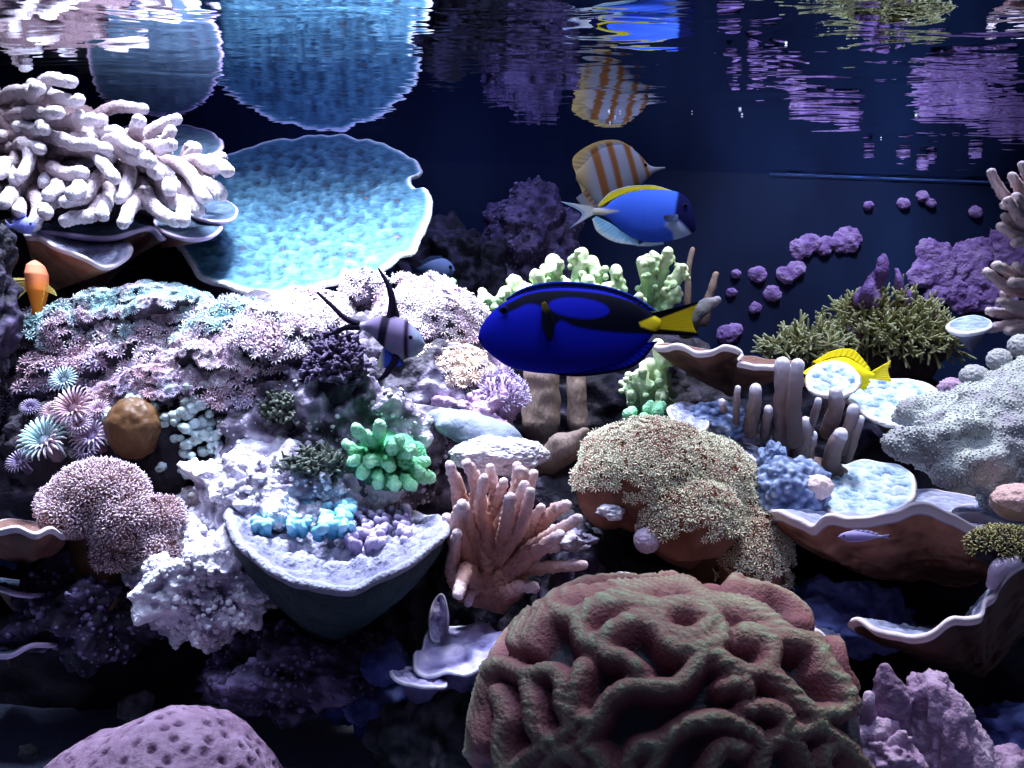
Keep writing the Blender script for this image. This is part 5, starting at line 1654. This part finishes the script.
top = S([(870, 438), (862, 370), (840, 285), (800, 232), (760, 208), (700, 194), (600, 188), (500, 196), (400, 222), (330, 262), (285, 302), (205, 308)])
bot = S([(870, 446), (845, 470), (800, 492), (730, 512), (650, 528), (560, 528), (460, 498), (380, 440), (330, 392), (290, 362), (250, 352), (205, 352)])
fish_part(root, 'body', fish_body(CX, CY, D, top, bot, [(0, .001), (.06, .007), (.25, .0135), (.5, .0135), (.8, .006), (.92, .003), (1, .002)], pbcol, nx=130, nc=70), 'fish')
fish_part(root, 'dorsal_fin', fin_mesh(CX, CY, D, S([(252, 300), (320, 262), (400, 222), (500, 196), (600, 190), (740, 205)]), S([(238, 290), (320, 208), (420, 172), (520, 162), (620, 166), (752, 208)]), lambda x, y, s: mixc(PY, PW, sm(s, .85, .97)), n=60, thick=.002), 'fin')
fish_part(root, 'anal_fin', fin_mesh(CX, CY, D, S([(232, 360), (330, 410), (400, 460), (500, 515)]), S([(205, 378), (240, 460), (350, 525), (505, 548)]), lambda x, y, s: mixc(np.array([.35, .72, .98]), np.array([.85, .95, 1.0]), sm(s, .5, .95)), n=50, thick=.002), 'fin')
fish_part(root, 'pelvic_fin', fin_mesh(CX, CY, D, S([(540, 524), (600, 526), (660, 522)]), S([(485, 550), (570, 553), (664, 540)]), lambda x, y, s: mixc(PW, PW, s), thick=.002), 'fin')
fish_part(root, 'tail_fin', fin_mesh(CX, CY, D, S([(212, 300), (216, 325), (212, 352)]), S([(5, 265), (140, 345), (55, 442)]), lambda x, y, s: mixc(mixc(np.array([.95, .96, .96]), np.array([.45, .62, .98]), sm(s, .6, .9)), np.array([.9, .95, 1.0]), sm(s, .93, 1)), n=50, m=24, thick=.003), 'fin')
fish_part(root, 'pectoral_fin', fin_mesh(CX, CY, D, S([(742, 360), (744, 385), (735, 402)]), S([(655, 372), (650, 392), (670, 412)]), lambda x, y, s: mixc(np.array([.2, .28, .6]), np.array([.06, .07, .09]), s), y0=-.0135, flare=-.005), 'fin')
eye(root, CX, CY, D, *S([(795, 300)])[0], .0028, .0098, ring=np.array([.02, .02, .05]))

# copperband butterflyfish -----------------------------------------
D = 1.31
CX, CY = 618, 175
root = thing('butterflyfish', P(CX, CY, D), 'white fish with copper-orange bars half hidden behind the sky blue fish', 'fish')
COP, CW = np.array([.30, .115, .03]), np.array([.36, .37, .40])


def ccol(x, y):
    c = mixc(CW, np.array([.6, .45, .2]), sm(x, 596, 580))
    for xb, sl, w in ((598, .26, 4.2), (614, .24, 3.2), (631, .26, 3.0), (644, .35, 2.0)):
        dd = np.abs(x - xb - sl * (y - 165))
        c = mixc(c, COP, sm(dd, w + 1, w - 1))
    return c


top = [(665, 167), (655, 167), (648, 164), (642, 157), (634, 150), (624, 145), (610, 146), (596, 152), (584, 164), (576, 172)]
bot = [(665, 168.5), (655, 172), (648, 178), (640, 186), (630, 196), (618, 205), (606, 208), (596, 204), (586, 190), (576, 180)]
fish_part(root, 'body', fish_body(CX, CY, D, top, bot, [(0, .001), (.15, .003), (.3, .009), (.6, .010), (.9, .004), (1, .002)], ccol, nx=110, nc=60), 'fish')


def dcol(x, y, s):
    c = mixc(ccol(x, y), np.array([.72, .5, .16]), sm(s, .5, .95))
    return mixc(c, np.array([.01, .01, .015]), sm(np.hypot(x - 591.5, y - 162), 4.2, 2.6))


fish_part(root, 'dorsal_fin', fin_mesh(CX, CY, D, [(638, 155), (622, 148), (606, 152), (590, 162), (580, 176)], [(632, 147), (616, 140), (594, 143), (573, 158), (577, 178)], dcol, n=60, m=30, thick=.002), 'fin')
fish_part(root, 'anal_fin', fin_mesh(CX, CY, D, [(626, 197), (612, 204), (598, 200), (584, 184)], [(622, 206), (606, 214), (590, 208), (578, 182)], lambda x, y, s: mixc(ccol(x, y), np.array([.72, .5, .16]), sm(s, .5, .95)), n=50, thick=.002), 'fin')
fish_part(root, 'tail_fin', fin_mesh(CX, CY, D, [(588, 188), (593, 196), (600, 203)], [(576, 198), (582, 206), (592, 213)], lambda x, y, s: mixc(COP, CW, sm(s, .3, .6)), thick=.002), 'fin')
eye(root, CX, CY, D, 645, 166, .0022, .0055)

# yellow tang ------------------------------------------------------
D = 1.03
CX, CY = 845, 374
root = thing('surgeonfish', P(CX, CY, D), 'bright lemon yellow fish half hidden behind the round plate coral', 'fish')
LY = np.array([.95, .78, .02])
yc = lambda x, y: mixc(LY, np.array([.95, .68, .02]), sm(y, 372, 385) * .3)
top = [(790, 379), (800, 374), (812, 366), (826, 360), (844, 357), (856, 362), (866, 369), (874, 373)]
bot = [(790, 381), (802, 386), (815, 390), (830, 393), (845, 392), (858, 386), (866, 381), (874, 378)]
fish_part(root, 'body', fish_body(CX, CY, D, top, bot, [(0, .001), (.1, .005), (.4, .010), (.75, .006), (1, .0018)], yc, nx=70, nc=40), 'fish')
fish_part(root, 'dorsal_fin', fin_mesh(CX, CY, D, [(816, 364), (830, 358), (846, 357), (858, 363), (868, 371)], [(812, 362), (832, 351), (851, 349), (862, 358), (871, 370)], lambda x, y, s: mixc(LY, LY, s), n=50, thick=.002), 'fin')
fish_part(root, 'anal_fin', fin_mesh(CX, CY, D, [(830, 392), (846, 391), (858, 386), (868, 380)], [(832, 398), (848, 399), (862, 393), (871, 381)], lambda x, y, s: mixc(LY, LY, s), n=40, thick=.002), 'fin')
fish_part(root, 'tail_fin', fin_mesh(CX, CY, D, [(871, 372), (871, 375.5), (871, 379)], [(891, 360), (888, 371), (892, 382)], lambda x, y, s: mixc(LY, np.array([.9, .7, .05]), s), n=36, m=16, thick=.0025), 'fin')
eye(root, CX, CY, D, 803, 376, .002, .0055)

# banggai-like cardinalfish ---------------------------------------
D = .80
CX, CY = 395, 332
root = thing('cardinalfish', P(CX, CY, D), 'silvery lilac fish with black bars and long trailing fins before the white mounds', 'fish')
SL, SB = np.array([.15, .115, .21]), np.array([.012, .009, .022])


def bcol(x, y):
    c = mixc(SL, np.array([.2, .16, .3]), sm(x, 395, 425) * .4)
    for xb, sl, w in ((384, -.20, 4.5), (407, -.02, 2.2)):
        c = mixc(c, SB, sm(np.abs(x - xb - sl * (y - 330)), w + 1.5, w - 1.5))
    c = mixc(c, np.array([.16, .19, .27]), sm(x, 410, 414))
    return mixc(c, np.array([.5, .46, .55]), sm(x, 368, 358))


top = [(425, 343), (421, 335), (414, 327), (405, 320), (394, 316), (382, 316), (372, 319), (362, 322), (354, 322)]
bot = [(425, 345), (421, 352), (413, 357), (403, 358), (392, 354), (382, 346), (372, 336), (362, 330), (354, 328)]
fish_part(root, 'body', fish_body(CX, CY, D, top, bot, [(0, .002), (.1, .007), (.35, .009), (.7, .005), (1, .0015)], bcol, nx=90, nc=50), 'fish')
darkf = lambda x, y, s: mixc(SB, np.array([.05, .04, .08]), s)
fish_part(root, 'dorsal_fin', fin_mesh(CX, CY, D, [(388, 318), (394, 316), (400, 318)], [(392, 290), (394, 292), (396, 300)], darkf, n=20, m=18, thick=.0018), 'fin')
for nm, line, rs in [('dorsal_fin', [(389, 322), (392, 305), (389, 287), (379, 269)], [.0036, .003, .0022, .0010]), ('tail_fin', [(358, 324), (345, 318), (332, 306), (318, 293)], [.003, .0022, .0018, .0011]), ('tail_fin', [(358, 327), (345, 328), (334, 333), (324, 336)], [.003, .0022, .0016, .0010]), ('pelvic_fin', [(398, 352), (394, 362), (386, 374), (379, 380)], [.003, .003, .0024, .0012])]:
    mb = tube(MB(), [np.array([(x - CX) * D / F, 0, (CY - y) * D / F]) for x, y in line], rs, k=8, n=24)
    v, q, t, a = mb.arrays()
    fish_part(root, nm, (v, q, t, np.tile(SB[None], (len(v), 1))), 'fin')
fish_part(root, 'anal_fin', fin_mesh(CX, CY, D, [(384, 346), (392, 352), (400, 356)], [(376, 366), (388, 368), (403, 366)], lambda x, y, s: mixc(np.array([.03, .05, .3]), np.array([.5, .5, .3]), sm(x, 386, 378)), n=30, thick=.0018), 'fin')
eye(root, CX, CY, D, 411, 338, .003, .006, ring=np.array([.1, .1, .15]))

# orange fish hanging nose-up --------------------------------------
D = .895
CX, CY = 35, 290
root = thing('anthias', P(CX, CY, D), 'slim orange fish hanging upright under the brown scroll-edged cup', 'fish')
OR = np.array([.88, .24, .03])
oc = lambda x, y: mixc(np.array([.78, .25, .14]), OR, sm(y, 268, 295))
TM = Matrix.Rotation(math.radians(90), 4, 'Z')


def updown(dat):                                  # the loft is built lying along x; stand it up
    return dat


u = np.linspace(0, 1, 60)
axx = np.array([35 + 3 * math.sin(k * 2.0) for k in u])
yy_ = 261 + 54 * u
hw = np.interp(u, [0, .08, .25, .55, .8, 1], [2.5, 7.5, 10, 9, 6, 3.6])
ang = np.linspace(0, 2 * math.pi, 30, endpoint=False)
V, K = [], []
for i in range(60):
    V.append(np.stack([(axx[i] - CX + hw[i] * np.cos(ang)) * D / F, hw[i] * 1.6 * np.sin(ang) * D / F, (CY - yy_[i]) * D / F + 0 * ang], 1))
    K.append(np.stack([axx[i] + 0 * ang, yy_[i] + 0 * ang], 1))
V, K = np.concatenate(V), np.concatenate(K)
i = np.arange(59)[:, None] * 30
j = np.arange(30)[None]
q = np.stack([i + j, i + 30 + j, i + 30 + (j + 1) % 30, i + (j + 1) % 30], -1).reshape(-1, 4)
V = np.vstack([V, V[:30].mean(0) + [0, 0, .001], V[-30:].mean(0)])
K = np.vstack([K, K[0], K[-1]])
jj = np.arange(30)
t = np.vstack([np.stack([np.full(30, len(V) - 2), jj, (jj + 1) % 30], 1), np.stack([np.full(30, len(V) - 1), 59 * 30 + (jj + 1) % 30, 59 * 30 + jj], 1)])
fish_part(root, 'body', (V, q, t, oc(K[:, 0], K[:, 1])), 'fish')
yf = lambda x, y, s: mixc(np.array([.85, .5, .1]), np.array([.75, .68, .2]), s)
fish_part(root, 'pectoral_fin', fin_mesh(CX, CY, D, [(30, 278), (29, 283), (30, 288)], [(13, 278), (14, 288), (18, 299)], yf, n=24, thick=.0012), 'fin')
fish_part(root, 'pectoral_fin', fin_mesh(CX, CY, D, [(41, 280), (42, 284), (41, 289)], [(46, 283), (54, 290), (57, 296)], yf, n=24, thick=.0012), 'fin')
fish_part(root, 'dorsal_fin', fin_mesh(CX, CY, D, [(40, 275), (42, 290), (40, 303)], [(44, 277), (47, 292), (43, 306)], lambda x, y, s: mixc(OR, np.array([.8, .5, .1]), s), n=24, y0=-.004, thick=.0014), 'fin')
fish_part(root, 'tail_fin', fin_mesh(CX, CY, D, [(34, 305), (37, 306), (40, 305)], [(29, 322), (36, 316), (42, 321)], lambda x, y, s: mixc(OR, np.array([.85, .6, .25]), s), n=24, thick=.0014), 'fin')
for s_ in (-1, 1):
    d0, t = ico(3)
    V = d0 * .0018 + np.array([(35.5 - CX + s_ * 5.6) * D / F, -.002, (CY - 267.5) * D / F])
    fish_part(root, 'eye', (V, np.zeros((0, 4), np.int64), t, np.tile(np.array([[.005, .005, .01]]), (len(V), 1))), 'fish')

# a tiny lilac fish, a faint grey fish and a small blue one --------
def small_fish(name, label, cx, cy, d, L, H, face, colA, colB, wide=.35, fork=.5):
    root = thing(name, P(cx, cy, d), label, 'fish')
    g = face
    X = lambda f: cx + g * L * (.5 - f)
    top = [(X(0), cy), (X(.08), cy - H * .3), (X(.25), cy - H * .5), (X(.5), cy - H * .42), (X(.75), cy - H * .16), (X(.86), cy - H * .1)]
    bot = [(X(0), cy + .3), (X(.08), cy + H * .28), (X(.25), cy + H * .5), (X(.5), cy + H * .42), (X(.75), cy + H * .16), (X(.86), cy + H * .1)]
    w = H * d / F * wide
    cf = lambda x, y: mixc(np.asarray(colA), np.asarray(colB), sm(g * (cx - x), -L * .1, L * .4))
    fish_part(root, 'body', fish_body(cx, cy, d, top, bot, [(0, w * .1), (.15, w * .8), (.35, w), (.8, w * .4), (1, w * .15)], cf, nx=50, nc=28), 'fish')
    ff = lambda x, y, s: mixc(np.asarray(colB), np.asarray(colB), s)
    fish_part(root, 'tail_fin', fin_mesh(cx, cy, d, [(X(.84), cy - H * .1), (X(.84), cy), (X(.84), cy + H * .1)], [(X(1.0), cy - H * fork * .7), (X(.95), cy), (X(1.0), cy + H * fork * .7)], ff, n=20, thick=.001), 'fin')
    fish_part(root, 'dorsal_fin', fin_mesh(cx, cy, d, [(X(.25), cy - H * .46), (X(.5), cy - H * .4), (X(.72), cy - H * .18)], [(X(.3), cy - H * .62), (X(.55), cy - H * .58), (X(.78), cy - H * .3)], ff, n=20, thick=.001), 'fin')
    eye(root, cx, cy, d, X(.1), cy - H * .1, H * .09 * d / F, w * .62)


small_fish('goby', 'tiny slender lilac fish hovering before the orange shelf coral', 864, 536.5, .70, 52, 11, -1, (.45, .38, .75), (.55, .5, .85), fork=.3)
small_fish('chromis', 'faint round slate-blue fish beyond the tip of the table coral', 432, 270, 1.22, 46, 23, 1, (.10, .14, .3), (.02, .035, .09), wide=.3, fork=.5)
small_fish('chromis', 'small violet-blue fish tucked under the finger coral', 20, 226, .905, 30, 16, 1, (.22, .25, .75), (.3, .32, .8), fork=.6)

# ------------------------------------------------------------------ air bubbles clinging under the surface
M['air'] = plain('air_bubble', (.85, .9, 1.0), .08, 1.0)
BUB = [(609, 113, 1.5, 'one of the little bubble cluster above the copper-barred fish, upper'), (615, 119, 1.2, 'middle bubble of the little cluster above the copper-barred fish'), (620, 114, 1.2, 'bubble of the little cluster above the copper-barred fish nearest its snout'), (610, 125, 1.2, 'lowest bubble of the little cluster above the copper-barred fish'),
       (740, 111, 1.6, 'upper air bubble of a pair over open dark water'), (742, 117, 1.2, 'lower air bubble of a pair over open dark water'), (692, 114, .8, 'tiny lone air bubble between the bubble pair and bubble cluster'), (916, 117, 1.5, 'lone bright air bubble above the purple wall cluster'), (786, 46, 1.4, 'bright air bubble high up left of the olive reflection'), (881, 140, .9, 'faint air bubble over the dark rear wall')]
for x, y, r, lab in BUB:
    d = (SURF - .0018) * F / (384 - y)
    b = blob(MB(), P(x, y, d), (r * d / F,) * 3, 3)
    tag(obj('air_bubble', b, M['air']), lab, 'bubble', 'air bubbles under the water surface')

# ------------------------------------------------------------------ light, camera, world
def lamp(name, x, y, z, tx, ty, tz, power, angle, col, blend=.6, r=.04):
    l = bpy.data.lights.new(name, 'SPOT')
    l.energy = power
    l.spot_size = math.radians(angle)
    l.spot_blend = blend
    l.color = col
    l.shadow_soft_size = r
    o = bpy.data.objects.new(name, l)
    C.objects.link(o)
    o.location = (x, y, z)
    v = Vector((tx - x, ty - y, tz - z))
    o.rotation_euler = v.to_track_quat('-Z', 'Y').to_euler()


WARM, WHITE, COOL, ACT = (.97, .95, 1.0), (.78, .84, 1.0), (.60, .68, 1.0), (.35, .40, 1.0)
lamp('tank_lamp', -.12, .90, .85, -.10, 1.0, .07, 150, 34, WHITE, r=.08)
lamp('tank_lamp', -.24, .84, .88, -.27, .94, .03, 110, 46, WHITE, r=.08)
lamp('tank_lamp', -.44, .86, .85, -.42, .95, .18, 34, 46, WHITE, r=.08)
lamp('tank_lamp', -.20, .76, .90, -.20, .79, -.12, 34, 34, COOL, r=.08)
lamp('tank_lamp', .30, .88, .90, .29, .93, -.05, 58, 50, WARM, r=.08)
lamp('tank_lamp', .04, .86, .95, .08, .98, .0, 16, 70, COOL, r=.08)
lamp('tank_lamp', .55, 1.22, .95, .54, 1.36, .1, 46, 60, COOL, r=.08)
lamp('tank_lamp', -.1, 1.2, .95, -.05, 1.3, .1, 12, 70, ACT, r=.08)
lamp('tank_lamp', .0, .52, .95, .03, .66, -.2, 2.5, 70, COOL, r=.08)
lamp('tank_lamp', -.36, .62, .90, -.36, .82, -.30, 9, 30, COOL, r=.08)  # added lamp to brighten the sand at lower left
lamp('front_fill', -.25, .28, .90, -.22, .90, .06, 22, 50, COOL, r=.12)  # added fill for vertical faces, in place of light scattered by water
lamp('front_fill', .25, .28, .90, .22, .90, .04, 22, 50, COOL, r=.12)  # second added fill, right half

w = bpy.data.worlds.new('World')
bpy.context.scene.world = w
w.use_nodes = True
bg = w.node_tree.nodes['Background']
bg.inputs[0].default_value = (.26, .28, .66, 1)
bg.inputs[1].default_value = .11

cam = bpy.data.cameras.new('Camera')
cam.sensor_width = 36
cam.lens = 36 * F / 1024
cam.clip_start = .01
co = bpy.data.objects.new('Camera', cam)
C.objects.link(co)
co.rotation_euler = (math.pi / 2, 0, 0)
PL = {('deep royal', 'tail_fin'): 'yellow tail fin edged in black', ('deep royal', 'dorsal_fin'): 'long black fin with a blue edge', ('deep royal', 'pectoral_fin'): 'dark side fin with a dull yellow root',
      ('sky blue', 'dorsal_fin'): 'yellow fin along the back', ('sky blue', 'tail_fin'): 'white crescent tail fin', ('sky blue', 'anal_fin'): 'pale blue fin below', ('slim orange', 'pectoral_fin'): 'pale yellow side fin',
      ('silvery lilac', 'dorsal_fin'): 'black trailing back fin', ('silvery lilac', 'tail_fin'): 'thin black tail streamer', ('large dome', 'body'): 'bare reddish brown flesh', ('large dome', 'polyps'): 'cream-green fringed polyps',
      ('brown domed', 'dome'): 'smooth brown dome', ('brown domed', 'bubble'): 'pale blue bubble', ('broad olive', 'twigs'): 'olive-yellow twigs'}
for o in bpy.context.scene.objects:
    if o.parent is not None and o.parent.parent is None:
        for (k0, k1), lb in PL.items():
            if str(o.parent.get('label', '')).startswith(k0) and o.name.split('.')[0] == k1:
                o['label'] = lb
sc = bpy.context.scene
sc.camera = co
for o in sc.objects:
    if '_o' in o:
        del o['_o']
sc.view_settings.view_transform = 'Standard'
sc.view_settings.look = 'None'
sc.view_settings.gamma = 1
sc.view_settings.use_curve_mapping = False
sc.view_settings.exposure = 0
try:
    sc.cycles.use_denoising = True
    sc.cycles.max_bounces = 6
    sc.cycles.transparent_max_bounces = 8
except Exception:
    pass
